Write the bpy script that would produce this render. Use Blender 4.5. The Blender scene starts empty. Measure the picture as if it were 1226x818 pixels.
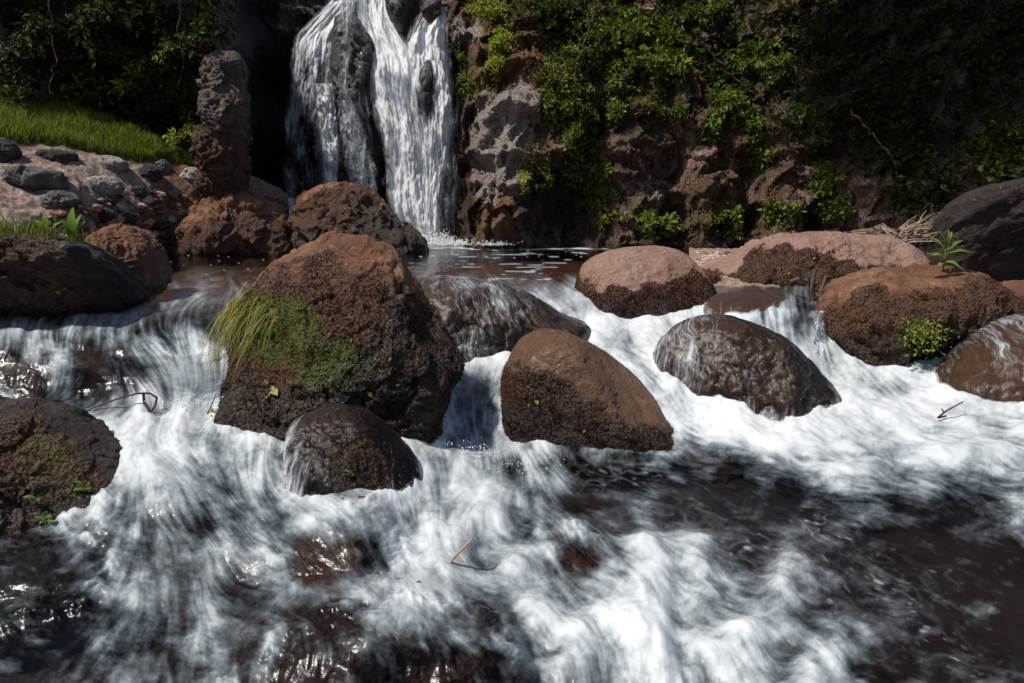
import bpy, bmesh, math, random
import numpy as np
from mathutils import Vector
from mathutils.bvhtree import BVHTree

rng = np.random.default_rng(7)
random.seed(7)
scene = bpy.context.scene
COL = scene.collection
R = math.radians

# ------------------------------------------------------------------ camera
CAMH = 0.45
PITCH = R(10.2)
F = 817.0                       # focal length in photo pixels (1226 wide)
cd = bpy.data.cameras.new('camera')
cam = bpy.data.objects.new('camera', cd)
COL.objects.link(cam)
cam.location = (0, 0, CAMH)
cam.rotation_euler = (R(90) - PITCH, 0, 0)
cd.sensor_width = 36
cd.lens = 24
cd.clip_start = 0.05
cd.clip_end = 500
cd.dof.use_dof = True
cd.dof.focus_distance = 4.2
cd.dof.aperture_fstop = 8.0
scene.camera = cam

# ------------------------------------------------------------------ light
SUN_TO = Vector((-0.48, -0.27, 0.83)).normalized()
el = math.asin(SUN_TO.z)
az = math.atan2(SUN_TO.x, SUN_TO.y)
w = bpy.data.worlds.new('World')
scene.world = w
w.use_nodes = True
nt = w.node_tree
for n in list(nt.nodes):
    nt.nodes.remove(n)
wo = nt.nodes.new('ShaderNodeOutputWorld')
bg = nt.nodes.new('ShaderNodeBackground')
sk = nt.nodes.new('ShaderNodeTexSky')
sk.sky_type = 'NISHITA'
sk.sun_disc = False
sk.sun_elevation = el
sk.sun_rotation = az
bg.inputs['Strength'].default_value = 0.09
nt.links.new(sk.outputs[0], bg.inputs[0])
nt.links.new(bg.outputs[0], wo.inputs[0])
sd = bpy.data.lights.new('sun', 'SUN')
sd.energy = 4.4
sd.angle = R(4)
sd.color = (1.0, 0.93, 0.82)
sun = bpy.data.objects.new('sun', sd)
COL.objects.link(sun)
sun.rotation_euler = SUN_TO.to_track_quat('Z', 'Y').to_euler()
scene.view_settings.view_transform = 'Standard'
scene.view_settings.look = 'None'
scene.view_settings.exposure = 0.18
scene.view_settings.gamma = 1.0

# ------------------------------------------------------------------ helpers
CP, SP = math.cos(PITCH), math.sin(PITCH)

def ray(px, py):
    xc = (np.asarray(px, float) - 613) / F
    yc = (409 - np.asarray(py, float)) / F
    return xc, CP + yc * SP, -SP + yc * CP

def atY(px, py, Y):
    dx, dy, dz = ray(px, py)
    t = Y / dy
    return np.stack(np.broadcast_arrays(dx * t, dy * t, CAMH + dz * t), -1)

def atZ(px, py, z):
    dx, dy, dz = ray(px, py)
    t = (z - CAMH) / np.minimum(dz, -1e-3)
    return np.stack(np.broadcast_arrays(dx * t, dy * t, CAMH + dz * t), -1)

def proj(P):
    x, y, z = P[..., 0], P[..., 1], P[..., 2] - CAMH
    dep = y * CP - z * SP
    up = y * SP + z * CP
    return 613 + F * x / dep, 409 - F * up / dep

_perm = np.random.default_rng(3).permutation(256)
_perm = np.concatenate([_perm, _perm, _perm])
_g = np.random.default_rng(4).normal(size=(256, 3))
_g /= np.linalg.norm(_g, axis=1)[:, None]

def pnoise(P):
    """gradient noise, about -1..1"""
    P = np.asarray(P, float)
    i = np.floor(P).astype(int)
    f = P - i
    i &= 255
    u = f * f * f * (f * (f * 6 - 15) + 10)
    out = 0
    for a in (0, 1):
        wa = u[..., 0] if a else 1 - u[..., 0]
        for b in (0, 1):
            wb = u[..., 1] if b else 1 - u[..., 1]
            for c in (0, 1):
                wc = u[..., 2] if c else 1 - u[..., 2]
                h = _perm[_perm[_perm[i[..., 0] + a] + i[..., 1] + b] + i[..., 2] + c]
                g = _g[h]
                out = out + wa * wb * wc * (g[..., 0] * (f[..., 0] - a) + g[..., 1] * (f[..., 1] - b) + g[..., 2] * (f[..., 2] - c))
    return out * 1.6

def fbm(P, s=1.0, oct=4, gain=0.5, seed=0.0):
    P = np.asarray(P, float) * s + seed * 17.13
    o, a, t = 0, 1.0, 0
    for k in range(oct):
        o = o + a * pnoise(P)
        t += a
        a *= gain
        P = P * 2.03 + 5.7
    return o / t

def ridged(P, s=1.0, oct=4, seed=0.0):
    P = np.asarray(P, float) * s + seed * 11.7
    o, a, t = 0, 1.0, 0
    for k in range(oct):
        o = o + a * (1 - 2.2 * np.abs(pnoise(P)))
        t += a
        a *= 0.5
        P = P * 2.1 + 3.1
    return o / t

def blocky(P, s=1.0, seed=0):
    """broken rock: every cell of a Voronoi pattern is a tilted flat face"""
    P = np.asarray(P, float) * s + seed * 7.31
    sh = P.shape; P = P.reshape(-1, 3)
    i = np.floor(P).astype(int); best = np.full(len(P), 9.0); val = np.zeros(len(P))
    for a in (-1, 0, 1):
        for b in (-1, 0, 1):
            for c in (-1, 0, 1):
                k = i + [a, b, c]
                h = _perm[_perm[_perm[k[:, 0] & 255] + (k[:, 1] & 255)] + (k[:, 2] & 255)]
                g = _g[h]; t = _g[(h * 7 + 13) & 255]
                v = P - (k + .5 + .62 * g)
                d = (v * v).sum(1)
                m = d < best
                best = np.where(m, d, best)
                val = np.where(m, t[:, 0] * .28 + (v * t).sum(1) * .75, val)
    return val.reshape(sh[:-1])

def p3(x, y, z=0.0):
    return np.stack(np.broadcast_arrays(x, y, np.asarray(z, float)), -1)

def sstep(a, b, x):
    t = np.clip((x - a) / (b - a), 0, 1)
    return t * t * (3 - 2 * t)

def rbf(ctrl, px, py, sx=1.0, smooth=0.0):
    """linear-kernel interpolation of scattered control points"""
    c = np.array(ctrl, float)
    A = np.hypot((c[:, None, 0] - c[None, :, 0]) * sx, c[:, None, 1] - c[None, :, 1])
    n = len(c)
    A = np.sqrt(A * A + smooth * smooth)
    M = np.zeros((n + 1, n + 1))
    M[:n, :n] = A
    M[:n, n] = 1
    M[n, :n] = 1
    wv = np.linalg.solve(M, np.append(c[:, 2], 0))
    out = np.full(np.shape(px), wv[n])
    for k in range(n):
        out = out + wv[k] * np.sqrt(((px - c[k, 0]) * sx) ** 2 + (py - c[k, 1]) ** 2 + smooth * smooth)
    return out

def blur(a, s):
    r = max(1, int(3 * s))
    k = np.exp(-0.5 * (np.arange(-r, r + 1) / s) ** 2)
    k /= k.sum()
    for ax in (0, 1):
        p = np.pad(a, [(r, r) if q == ax else (0, 0) for q in (0, 1)], mode='edge')
        o = 0
        for j in range(2 * r + 1):
            sl = [slice(None), slice(None)]
            sl[ax] = slice(j, j + a.shape[ax])
            o = o + k[j] * p[tuple(sl)]
        a = o
    return a

def mkmesh(name, V, Fc, mat=None, smooth=True, attrs=None, parent=None, uv=None):
    V = np.ascontiguousarray(V, dtype=np.float32)
    Fc = np.ascontiguousarray(Fc, dtype=np.int32)
    me = bpy.data.meshes.new(name)
    n, k = Fc.shape
    me.vertices.add(len(V))
    me.vertices.foreach_set('co', V.ravel())
    me.loops.add(n * k)
    me.loops.foreach_set('vertex_index', Fc.ravel())
    me.polygons.add(n)
    me.polygons.foreach_set('loop_start', np.arange(n, dtype=np.int32) * k)
    me.polygons.foreach_set('use_smooth', np.full(n, smooth))
    if uv is not None:
        l = me.uv_layers.new(name='UVMap')
        l.data.foreach_set('uv', np.asarray(uv, np.float32)[Fc.ravel()].ravel())
    me.update(calc_edges=True)
    for an, av in (attrs or {}).items():
        av = np.asarray(av, np.float32)
        if av.ndim == 1:
            a = me.attributes.new(an, 'FLOAT', 'POINT')
            a.data.foreach_set('value', av)
        else:
            a = me.attributes.new(an, 'FLOAT_COLOR', 'POINT')
            c4 = np.ones((len(av), 4), np.float32)
            c4[:, :3] = av
            a.data.foreach_set('color', c4.ravel())
    if mat:
        me.materials.append(mat)
    o = bpy.data.objects.new(name, me)
    COL.objects.link(o)
    if parent is not None:
        o.parent = parent
    return o

def gridfaces(nr, nc):
    i = np.arange(nr * nc).reshape(nr, nc)
    return np.stack([i[:-1, :-1], i[1:, :-1], i[1:, 1:], i[:-1, 1:]], -1).reshape(-1, 4)

def tag(o, label=None, cat=None, group=None, kind=None):
    if label: o['label'] = label
    if cat: o['category'] = cat
    if group: o['group'] = group
    if kind: o['kind'] = kind
    return o

def recentre(o, loc):
    """put a mesh object's origin at loc, keeping the geometry in place"""
    loc = Vector([float(v) for v in loc])
    n = len(o.data.vertices)
    a = np.empty(n * 3, np.float32)
    o.data.vertices.foreach_get('co', a)
    a = a.reshape(-1, 3) - np.array(loc, np.float32)
    o.data.vertices.foreach_set('co', a.ravel())
    o.location = loc

def empty(name, loc):
    o = bpy.data.objects.new(name, None)
    o.empty_display_size = 0.1
    COL.objects.link(o)
    o.location = [float(v) for v in loc]
    return o

def adopt(child, root):
    """make child (built in world coordinates) a part of root"""
    child.parent = root
    child.matrix_parent_inverse = root.matrix_world.inverted() if False else __import__('mathutils').Matrix.Translation(-Vector(root.location))

# ------------------------------------------------------------------ materials
class N:
    def __init__(s, name):
        s.m = bpy.data.materials.new(name)
        s.m.use_nodes = True
        s.t = s.m.node_tree
        for n in list(s.t.nodes):
            s.t.nodes.remove(n)
        s.out = s.t.nodes.new('ShaderNodeOutputMaterial')
    def node(s, ty, **kw):
        n = s.t.nodes.new(ty)
        for k, v in kw.items():
            setattr(n, k, v)
        return n
    def set(s, sock, v):
        if isinstance(v, bpy.types.NodeSocket):
            s.t.links.new(v, sock)
        else:
            if isinstance(v, (tuple, list)) and len(v) == 3 and sock.type == 'RGBA':
                v = (*v, 1)
            sock.default_value = v
    def math(s, op, a, b=0.0, c=None, clamp=False):
        n = s.node('ShaderNodeMath', operation=op, use_clamp=clamp)
        s.set(n.inputs[0], a); s.set(n.inputs[1], b)
        if c is not None: s.set(n.inputs[2], c)
        return n.outputs[0]
    def attr(s, name, col=False):
        n = s.node('ShaderNodeAttribute', attribute_name=name)
        return n.outputs['Color'] if col else n.outputs['Fac']
    def coords(s, kind='Object'):
        return s.node('ShaderNodeTexCoord').outputs[kind]
    def pos(s):
        return s.node('ShaderNodeNewGeometry').outputs['Position']
    def mapping(s, vec, scale=(1, 1, 1), rot=(0, 0, 0)):
        n = s.node('ShaderNodeMapping')
        s.set(n.inputs['Vector'], vec)
        n.inputs['Scale'].default_value = scale
        n.inputs['Rotation'].default_value = rot
        return n.outputs[0]
    def noise(s, vec, scale, detail=4, rough=0.55, dist=0.0, col=False):
        n = s.node('ShaderNodeTexNoise')
        s.set(n.inputs['Vector'], vec)
        n.inputs['Scale'].default_value = scale
        n.inputs['Detail'].default_value = detail
        n.inputs['Roughness'].default_value = rough
        n.inputs['Distortion'].default_value = dist
        return n.outputs['Color' if col else 'Fac']
    def vor(s, vec, scale, feat='F1'):
        n = s.node('ShaderNodeTexVoronoi', feature=feat)
        s.set(n.inputs['Vector'], vec)
        n.inputs['Scale'].default_value = scale
        return n.outputs['Distance']
    def ss(s, v, a, b, o0=0.0, o1=1.0):
        n = s.node('ShaderNodeMapRange', interpolation_type='SMOOTHSTEP')
        s.set(n.inputs[0], v)
        n.inputs[1].default_value = a; n.inputs[2].default_value = b
        n.inputs[3].default_value = o0; n.inputs[4].default_value = o1
        return n.outputs[0]
    def mix(s, f, a, b, mode='MIX'):
        n = s.node('ShaderNodeMix', data_type='RGBA', blend_type=mode)
        s.set(n.inputs[0], f); s.set(n.inputs[6], a); s.set(n.inputs[7], b)
        return n.outputs[2]
    def ramp(s, f, stops):
        n = s.node('ShaderNodeValToRGB')
        s.set(n.inputs[0], f)
        e = n.color_ramp.elements
        while len(e) < len(stops): e.new(0.5)
        for q, (p, c) in zip(e, stops):
            q.position = p; q.color = (*c, 1)
        return n.outputs[0]
    def bump(s, h, strength, dist=0.02, normal=None):
        n = s.node('ShaderNodeBump')
        s.set(n.inputs['Height'], h)
        s.set(n.inputs['Strength'], strength)
        n.inputs['Distance'].default_value = dist
        if normal is not None: s.set(n.inputs['Normal'], normal)
        return n.outputs[0]
    def bsdf(s, col, rough=0.8, normal=None, spec=0.5, **kw):
        n = s.node('ShaderNodeBsdfPrincipled')
        s.set(n.inputs['Base Color'], col)
        s.set(n.inputs['Roughness'], rough)
        s.set(n.inputs['Specular IOR Level'], spec)
        if normal is not None: s.set(n.inputs['Normal'], normal)
        for k, v in kw.items(): s.set(n.inputs[k], v)
        return n.outputs[0]
    def done(s, sh):
        s.t.links.new(sh, s.out.inputs[0])
        return s.m

def rock_material(name, base=(0.17, 0.085, 0.06), dark=(0.06, 0.028, 0.02), light=(0.33, 0.22, 0.18), lightamt=0.5,
                  mossc=(0.045, 0.02, 0.010), scale=1.0):
    """attributes: moss, green, wet (all 0..1)"""
    n = N(name)
    p = n.pos()
    n1 = n.noise(p, 3.2 * scale, 7, 0.6, 0.6)
    n2 = n.noise(p, 17 * scale, 7, 0.68, 0.3)
    n3 = n.noise(p, 85 * scale, 4, 0.65)
    v = n.vor(p, 60 * scale)
    c = n.ramp(n1, [(0.33, dark), (0.52, base), (0.72, light)])
    c = n.mix(n.ss(n2, 0.35, 0.65), c, n.mix(0.55, c, light), 'MIX') if lightamt > 0.6 else \
        n.mix(n.ss(n2, 0.42, 0.66), n.mix(0.55, c, dark), c)
    c = n.mix(n.ss(n3, 0.35, 0.62, 0.0, 0.6), n.mix(0.6, c, dark), c)
    # pale lichen freckles on dry stone
    lich = n.math('MULTIPLY', n.ss(n.noise(p, 38 * scale, 3, 0.7), 0.6, 0.68), n.ss(n.noise(p, 5 * scale, 2), 0.5, 0.6))
    c = n.mix(n.math('MULTIPLY', lich, 0.55), c, (0.36, 0.30, 0.25))
    moss = n.attr('moss'); green = n.attr('green'); wet = n.attr('wet')
    mm = n.ss(n.math('ADD', moss, n.math('MULTIPLY', n.math('SUBTRACT', n2, 0.5), 1.7)), 0.40, 0.60)
    mc = n.mix(n.ss(n3, 0.35, 0.65), tuple(q * 0.45 for q in mossc), tuple(min(1, q * 3.0) for q in mossc))
    mc = n.mix(n.ss(n.math('ADD', green, n.math('MULTIPLY', n.math('SUBTRACT', n2, 0.5), 1.1)), 0.35, 0.7), mc,
               n.mix(n3, (0.02, 0.03, 0.004), (0.10, 0.12, 0.012)))
    c = n.mix(mm, c, mc)
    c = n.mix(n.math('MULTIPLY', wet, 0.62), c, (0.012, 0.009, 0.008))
    h = n.math('ADD', n.math('MULTIPLY', n2, 1.0), n.math('MULTIPLY', n3, 0.35))
    h = n.math('ADD', h, n.math('MULTIPLY', v, n.math('MULTIPLY', mm, 0.5)))
    nor = n.bump(n.math('ADD', h, n.math('MULTIPLY', n.noise(p, 7 * scale, 3, .6, 1.2), .9)), 0.95, 0.045 / scale)
    r = n.math('SUBTRACT', 0.85, n.math('MULTIPLY', wet, n.math('SUBTRACT', 0.50, n.math('MULTIPLY', mm, 0.30))))
    sh = n.node('ShaderNodeBsdfPrincipled')
    n.set(sh.inputs['Base Color'], c); n.set(sh.inputs['Roughness'], r); n.set(sh.inputs['Normal'], nor)
    n.set(sh.inputs['Coat Weight'], n.math('MULTIPLY', n.math('MULTIPLY', wet, .4), n.math('SUBTRACT', .8, n.math('MULTIPLY', mm, .6)), clamp=True)); sh.inputs['Coat Roughness'].default_value = .32
    n.set(sh.inputs['Coat Normal'], n.bump(n1, .5, .03))
    return n.done(sh.outputs[0])

M_BOULDER = rock_material('rock_red_brown', (0.30, 0.125, 0.06), (0.10, 0.042, 0.022), (0.50, 0.31, 0.21))
M_BROWN = rock_material('rock_wet_brown', (0.27, 0.125, 0.052), (0.11, 0.05, 0.022), (0.42, 0.25, 0.15), 0.4)
M_PINK = rock_material('rock_dry_pink', (0.34, 0.20, 0.155), (0.18, 0.085, 0.06), (0.48, 0.34, 0.28), 0.7)
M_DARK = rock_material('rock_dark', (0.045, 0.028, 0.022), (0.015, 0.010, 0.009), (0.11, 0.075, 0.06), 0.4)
M_GREY = rock_material('stone_grey', (0.17, 0.16, 0.16), (0.07, 0.065, 0.068), (0.33, 0.32, 0.31), 0.4, scale=1.3)
M_GREYD = rock_material('stone_dark_grey', (0.06, 0.052, 0.055), (0.025, 0.02, 0.025), (0.15, 0.13, 0.13), 0.4, scale=1.3)
M_PILLAR = rock_material('rock_grey_brown', (0.17, 0.115, 0.095), (0.06, 0.04, 0.033), (0.32, 0.245, 0.215))
M_FALLROCK = rock_material('rock_wet_black', (0.03, 0.026, 0.025), (0.01, 0.009, 0.009), (0.10, 0.085, 0.08), 0.4, scale=.6)
M_PALE = rock_material('stone_pale', (0.36, 0.33, 0.31), (0.15, 0.13, 0.12), (0.5, 0.48, 0.45), 0.7, scale=1.3)

def cliff_material():
    n = N('cliff_rock')
    p = n.pos()
    n1 = n.noise(p, 1.1, 8, 0.62, 1.0)
    n2 = n.noise(n.mapping(p, (1, 1, 0.45)), 6, 8, 0.7, 0.8)
    n3 = n.noise(p, 26, 6, 0.7)
    c = n.ramp(n1, [(0.28, (0.05, 0.024, 0.017)), (0.43, (0.23, 0.105, 0.068)), (0.60, (0.54, 0.34, 0.27))])
    ck = n.ss(n.vor(n.mapping(n.math('ADD', 0, 0) if False else p, (1, 1, .6)), 2.6, 'DISTANCE_TO_EDGE'), 0.0, 0.06)
    ck2 = n.ss(n.vor(n.mapping(p, (1, 1, .5)), 8.5, 'DISTANCE_TO_EDGE'), 0.0, 0.10)
    c = n.mix(n.ss(n2, 0.40, 0.62), n.mix(0.7, c, (0.02, 0.012, 0.01)), c)
    c = n.mix(n.math('MULTIPLY', n.math('SUBTRACT', 1, ck2), n.ss(n1, .4, .6, 0, .55)), c, (0.03, 0.018, 0.014))
    rust = n.attr('rust')
    c = n.mix(n.math('MULTIPLY', rust, n.ss(n2, 0.3, 0.6, 0.35, 1)), c, n.mix(n3, (0.15, 0.055, 0.02), (0.40, 0.19, 0.09)))
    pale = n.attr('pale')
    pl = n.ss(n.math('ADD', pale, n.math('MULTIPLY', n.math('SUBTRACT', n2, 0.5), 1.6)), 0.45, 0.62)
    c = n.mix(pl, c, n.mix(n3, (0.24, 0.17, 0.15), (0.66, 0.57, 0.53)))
    moss = n.attr('moss')
    mm = n.ss(n.math('ADD', n.math('ADD', moss, n.math('MULTIPLY', n.math('SUBTRACT', n2, 0.5), 1.2)), n.math('MULTIPLY', n.math('SUBTRACT', n3, 0.5), 1.6)), 0.42, 0.72)
    c = n.mix(mm, c, n.mix(n3, (0.02, 0.017, 0.005), (0.13, 0.12, 0.02)))
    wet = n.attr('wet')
    c = n.mix(n.math('MULTIPLY', wet, 0.88), c, (0.006, 0.007, 0.009))  # near-black for wet rock and for shade painted into the recess
    h = n.math('ADD', n2, n.math('MULTIPLY', n3, 0.5))
    h = n.math('ADD', h, n.math('MULTIPLY', ck2, n.ss(n1, .4, .6, 0, .35)))
    nor = n.bump(h, 1.0, 0.22)
    r = n.math('SUBTRACT', 0.9, n.math('MULTIPLY', wet, 0.55))
    return n.done(n.bsdf(c, r, nor, 0.45))
M_CLIFF = cliff_material()

def bank_material():
    n = N('sandy_bank')
    p = n.pos()
    n1 = n.noise(p, 1.6, 6, 0.6, 0.5)
    n2 = n.noise(p, 9, 7, 0.7, 0.4)
    v = n.vor(p, 14)
    c = n.mix(n.attr('earth'), (0.36, 0.26, 0.215), (0.15, 0.07, 0.045))
    c = n.mix(n.ss(n2, 0.38, 0.62), n.mix(0.6, c, (0.07, 0.04, 0.03)), c)
    c = n.mix(n.ss(n1, 0.45, 0.6, 0, 0.5), c, (0.30, 0.24, 0.21))
    c = n.mix(n.ss(v, 0.0, 0.25, 0.5, 0.0), c, (0.30, 0.24, 0.20))
    c = n.mix(n.attr('turf'), c, (0.05, 0.07, 0.012))
    h = n.math('ADD', n2, n.math('MULTIPLY', v, -0.4))
    return n.done(n.bsdf(c, 0.9, n.bump(h, 0.8, 0.08), 0.3))
M_BANK = bank_material()

def bed_material():
    n = N('stream_bed')
    p = n.pos()
    n2 = n.noise(p, 3, 6, 0.65)
    c = n.mix(n2, (0.016, 0.014, 0.016), (0.050, 0.038, 0.040))
    c = n.mix(n.attr('mud'), c, n.mix(n2, (0.20, 0.11, 0.075), (0.34, 0.21, 0.155)))
    return n.done(n.bsdf(c, 0.8, n.bump(n2, 0.5, 0.1), 0.3))
M_BED = bed_material()

def water_shader(n, foam, nor, tint=(0.54, 0.47, 0.44), foamcol=(0.80, 0.83, 0.86), rough=0.3, fnor=None):
    fr = n.node('ShaderNodeFresnel'); fr.inputs[0].default_value = 1.33
    n.set(fr.inputs['Normal'], nor)
    tr = n.node('ShaderNodeBsdfTransparent'); n.set(tr.inputs[0], tint)
    gl = n.node('ShaderNodeBsdfGlossy'); pass
    n.set(gl.inputs['Roughness'], rough); n.set(gl.inputs['Normal'], nor); n.set(gl.inputs['Color'], (0.70, 0.72, 0.75))
    m1 = n.node('ShaderNodeMixShader')
    n.set(m1.inputs[0], fr.outputs[0]); n.t.links.new(tr.outputs[0], m1.inputs[1]); n.t.links.new(gl.outputs[0], m1.inputs[2])
    fb = n.bsdf(foamcol, 0.5, fnor if fnor is not None else nor, 0.3)
    m2 = n.node('ShaderNodeMixShader')
    n.set(m2.inputs[0], foam); n.t.links.new(m1.outputs[0], m2.inputs[1]); n.t.links.new(fb, m2.inputs[2])
    return m2.outputs[0]

def stream_material():
    n = N('stream_water')
    p = n.pos()
    d = n.attr('dens'); s = n.attr('streak')
    fine = n.noise(p, 90, 4, 0.7, 0.4)
    x = n.math('ADD', d, n.math('MULTIPLY', n.math('SUBTRACT', s, 0.5), 0.72))
    x = n.math('ADD', x, n.math('MULTIPLY', n.math('SUBTRACT', fine, 0.5), 0.15))
    foam = n.math('MULTIPLY', n.ss(x, 0.12, 0.95), 0.96)
    fcol = n.mix(n.ss(x, 0.35, 1.35), (0.165, 0.205, 0.235), (0.62, 0.655, 0.68))
    lac = n.attr('lace')
    foam = n.math('MAXIMUM', foam, n.math('MULTIPLY', lac, 0.6))
    fcol = n.mix(n.math('MULTIPLY', lac, .6), fcol, (.7, .73, .76))
    rip = n.noise(n.mapping(p, (1.0, 0.55, 1)), 14, 3, 0.5, 0.6)
    hgt = n.math('ADD', n.math('MULTIPLY', s, 0.5), rip)
    nor = n.bump(hgt, 0.30, 0.02)
    fnor = n.bump(n.math('ADD', s, n.math('MULTIPLY', fine, 0.3)), 0.22, 0.02)
    return n.done(water_shader(n, foam, nor, foamcol=fcol, fnor=fnor, rough=n.attr('ruf')))
M_STREAM = stream_material()

def film_material():
    n = N('water_film')
    uv = n.attr('flow', True)                  # x = across, y = along the flow
    a = n.noise(n.mapping(uv, (1.0, 0.12, 1)), 55, 6, 0.62, 0.3)
    b = n.noise(n.mapping(uv, (1.0, 0.16, 1)), 9, 3, 0.6, 0.4)
    s = n.math('ADD', n.math('MULTIPLY', a, 0.55), n.math('MULTIPLY', b, 0.45))
    x = n.math('ADD', n.attr('dens'), n.math('MULTIPLY', n.math('SUBTRACT', s, 0.5), 2.3))
    foam = n.math('MULTIPLY', n.ss(x, 0.30, 1.10), 0.85)
    nor = n.bump(s, 0.6, 0.02)
    return n.done(water_shader(n, foam, nor, tint=(0.80, 0.76, 0.74), foamcol=n.mix(n.ss(x, .3, 1.2), (.42, .45, .48), (.72, .75, .78)), rough=0.3))
M_FILM = film_material()

def fall_material():
    n = N('falling_water')
    uv = n.attr('flow', True)
    a = n.noise(n.mapping(uv, (1.0, 0.24, 1)), 21, 7, 0.72, 1.0)
    b = n.noise(n.mapping(uv, (1.0, 0.30, 1)), 4.5, 5, 0.65, 1.2)
    s = n.math('ADD', n.math('MULTIPLY', a, 0.6), n.math('MULTIPLY', b, 0.4))
    x = n.math('ADD', n.math('ADD', n.attr('dens'), .22), n.math('MULTIPLY', n.math('SUBTRACT', s, 0.5), 2.3))
    foam = n.math('MULTIPLY', n.ss(x, 0.1, 1.35), 0.96)
    nor = n.bump(s, 0.5, 0.08)
    tr = n.node('ShaderNodeBsdfTransparent')
    df = n.bsdf(n.mix(n.ss(x, .4, 1.4), (.40, .45, .50), (.90, .92, .94)), 0.6, nor, 0.3)
    tl = n.node('ShaderNodeBsdfTranslucent'); n.set(tl.inputs[0], (0.8, 0.84, 0.88))
    m0 = n.node('ShaderNodeMixShader'); m0.inputs[0].default_value = 0.25
    n.t.links.new(df, m0.inputs[1]); n.t.links.new(tl.outputs[0], m0.inputs[2])
    m = n.node('ShaderNodeMixShader')
    n.set(m.inputs[0], foam); n.t.links.new(tr.outputs[0], m.inputs[1]); n.t.links.new(m0.outputs[0], m.inputs[2])
    return n.done(m.outputs[0])
M_FALL = fall_material()

def leaf_material():
    n = N('foliage')
    c = n.attr('col', True)
    df = n.bsdf(c, 0.6, None, 0.18)
    tl = n.node('ShaderNodeBsdfTranslucent')
    n.set(tl.inputs[0], n.mix(1.0, c, (1.1, 1.25, 0.5), 'MULTIPLY'))
    m = n.node('ShaderNodeMixShader'); m.inputs[0].default_value = 0.35
    n.t.links.new(df, m.inputs[1]); n.t.links.new(tl.outputs[0], m.inputs[2])
    return n.done(m.outputs[0])
M_LEAF = leaf_material()

def tuft_material():
    n = N('moss_tuft')
    return n.done(n.bsdf(n.attr('col', True), 0.9, None, 0.15))
M_TUFT = tuft_material()

def wood_material(name, a, b):
    n = N(name)
    p = n.pos()
    f = n.noise(n.mapping(p, (1, 1, 1)), 60, 5, 0.7, 0.5)
    return n.done(n.bsdf(n.mix(f, a, b), 0.8, n.bump(f, 0.6, 0.01), 0.3))
M_TWIG = wood_material('dark_twig', (0.03, 0.015, 0.012), (0.10, 0.055, 0.04))
M_STRAW = wood_material('dry_wood', (0.22, 0.15, 0.11), (0.42, 0.33, 0.26))
M_PALEWOOD = wood_material('pale_stick', (0.30, 0.17, 0.10), (0.52, 0.36, 0.25))

# ------------------------------------------------------------------ cliff: distance control points
KC = [
 # left cliff
 (-400,-400,9.5),(-400,100,8.2),(-400,300,7.8),(-150,-300,10),(-150,0,9.2),(-150,150,8.6),(0,0,9.6),(0,90,9.4),(0,250,9.2),(60,60,9.5),(45,120,9.3),(100,90,9.9),(100,200,9.7),
 (150,20,9.9),(150,120,10.1),(150,250,10),(205,100,10.2),(220,40,10.1),(232,150,10.4),(235,250,10.2),
 (268,70,9.9),(250,130,10.2),(268,130,9.75),(268,200,9.8),(285,130,10.0),(290,60,10.4),(268,290,10),(262,20,10.3),(150,-200,10.8),(268,-200,11),
 # recess and back wall of the fall
 (305,200,13.2),(318,100,13.4),(305,20,12.5),(320,280,13.0),(340,290,13.0),(305,-200,13),
 (370,120,13.0),(370,270,12.8),(400,40,13.4),(450,60,13.6),(500,60,13.5),(450,200,12.9),(500,200,12.8),(500,290,12.7),(450,290,12.7),(400,290,12.7),(450,-30,14.5),(450,-200,16),(380,-60,13.5),(540,-60,13.5),
 (545,60,12.4),(545,150,12.6),(548,240,12.3),(545,288,12.2),
 # right buttress
 (560,60,11.6),(560,150,11.2),(562,250,10.9),(566,296,10.7),(580,20,11.9),(600,90,11.1),(600,170,10.7),(600,230,10.45),(592,296,10.3),(620,150,10.6),(640,110,10.9),(655,170,10.6),(660,60,11.4),(560,-40,13),
 (640,230,10.7),(650,285,11.0),(660,250,11.2),(690,230,11.5),(690,285,11.3),(700,150,11.2),(720,60,11.5),(700,-40,12.8),
 (740,220,10.8),(730,285,10.6),(765,180,10.7),(770,240,10.35),(775,290,10.2),(760,90,11.4),(800,150,11.0),(797,200,11.6),(802,270,11.4),(790,-40,12.6),
 (835,150,10.6),(840,210,10.2),(845,260,10.1),(850,296,10.0),(830,80,11.3),(880,120,11.0),(884,200,11.2),(886,270,11.0),
 (925,150,10.4),(930,230,10.0),(925,290,9.9),(920,60,11.2),(900,-40,12.0),(975,180,10.8),(975,260,10.5),(1010,220,9.9),(1040,160,10.0),(1050,270,9.6),(1040,60,10.4),
 (1100,100,9.7),(1100,220,9.2),(1150,150,9.2),(1180,240,8.8),(1226,60,9.0),(1226,200,8.6),(1050,-60,11.0),(1226,-100,9.8),(1226,290,8.3),(1400,100,8.0),(1400,280,7.6),(1700,-300,8),(1700,0,7),(1700,300,6.6),
 (600,-420,15),(900,-420,14),(300,-420,14),(1226,-420,11.5),
]
kx = np.arange(-400, 1700, 2.2); ky = np.concatenate([np.arange(-420, -20, 5.0), np.arange(-20, 320, 1.8)])
KX, KY = np.meshgrid(kx, ky)
kcx = np.arange(-410, 1725, 10.0); kcy = np.arange(-430, 335, 10.0)
a_, b_ = np.meshgrid(kcx, kcy)
kf = blur(rbf(KC, a_, b_, 1, 5), 0.5)
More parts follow.
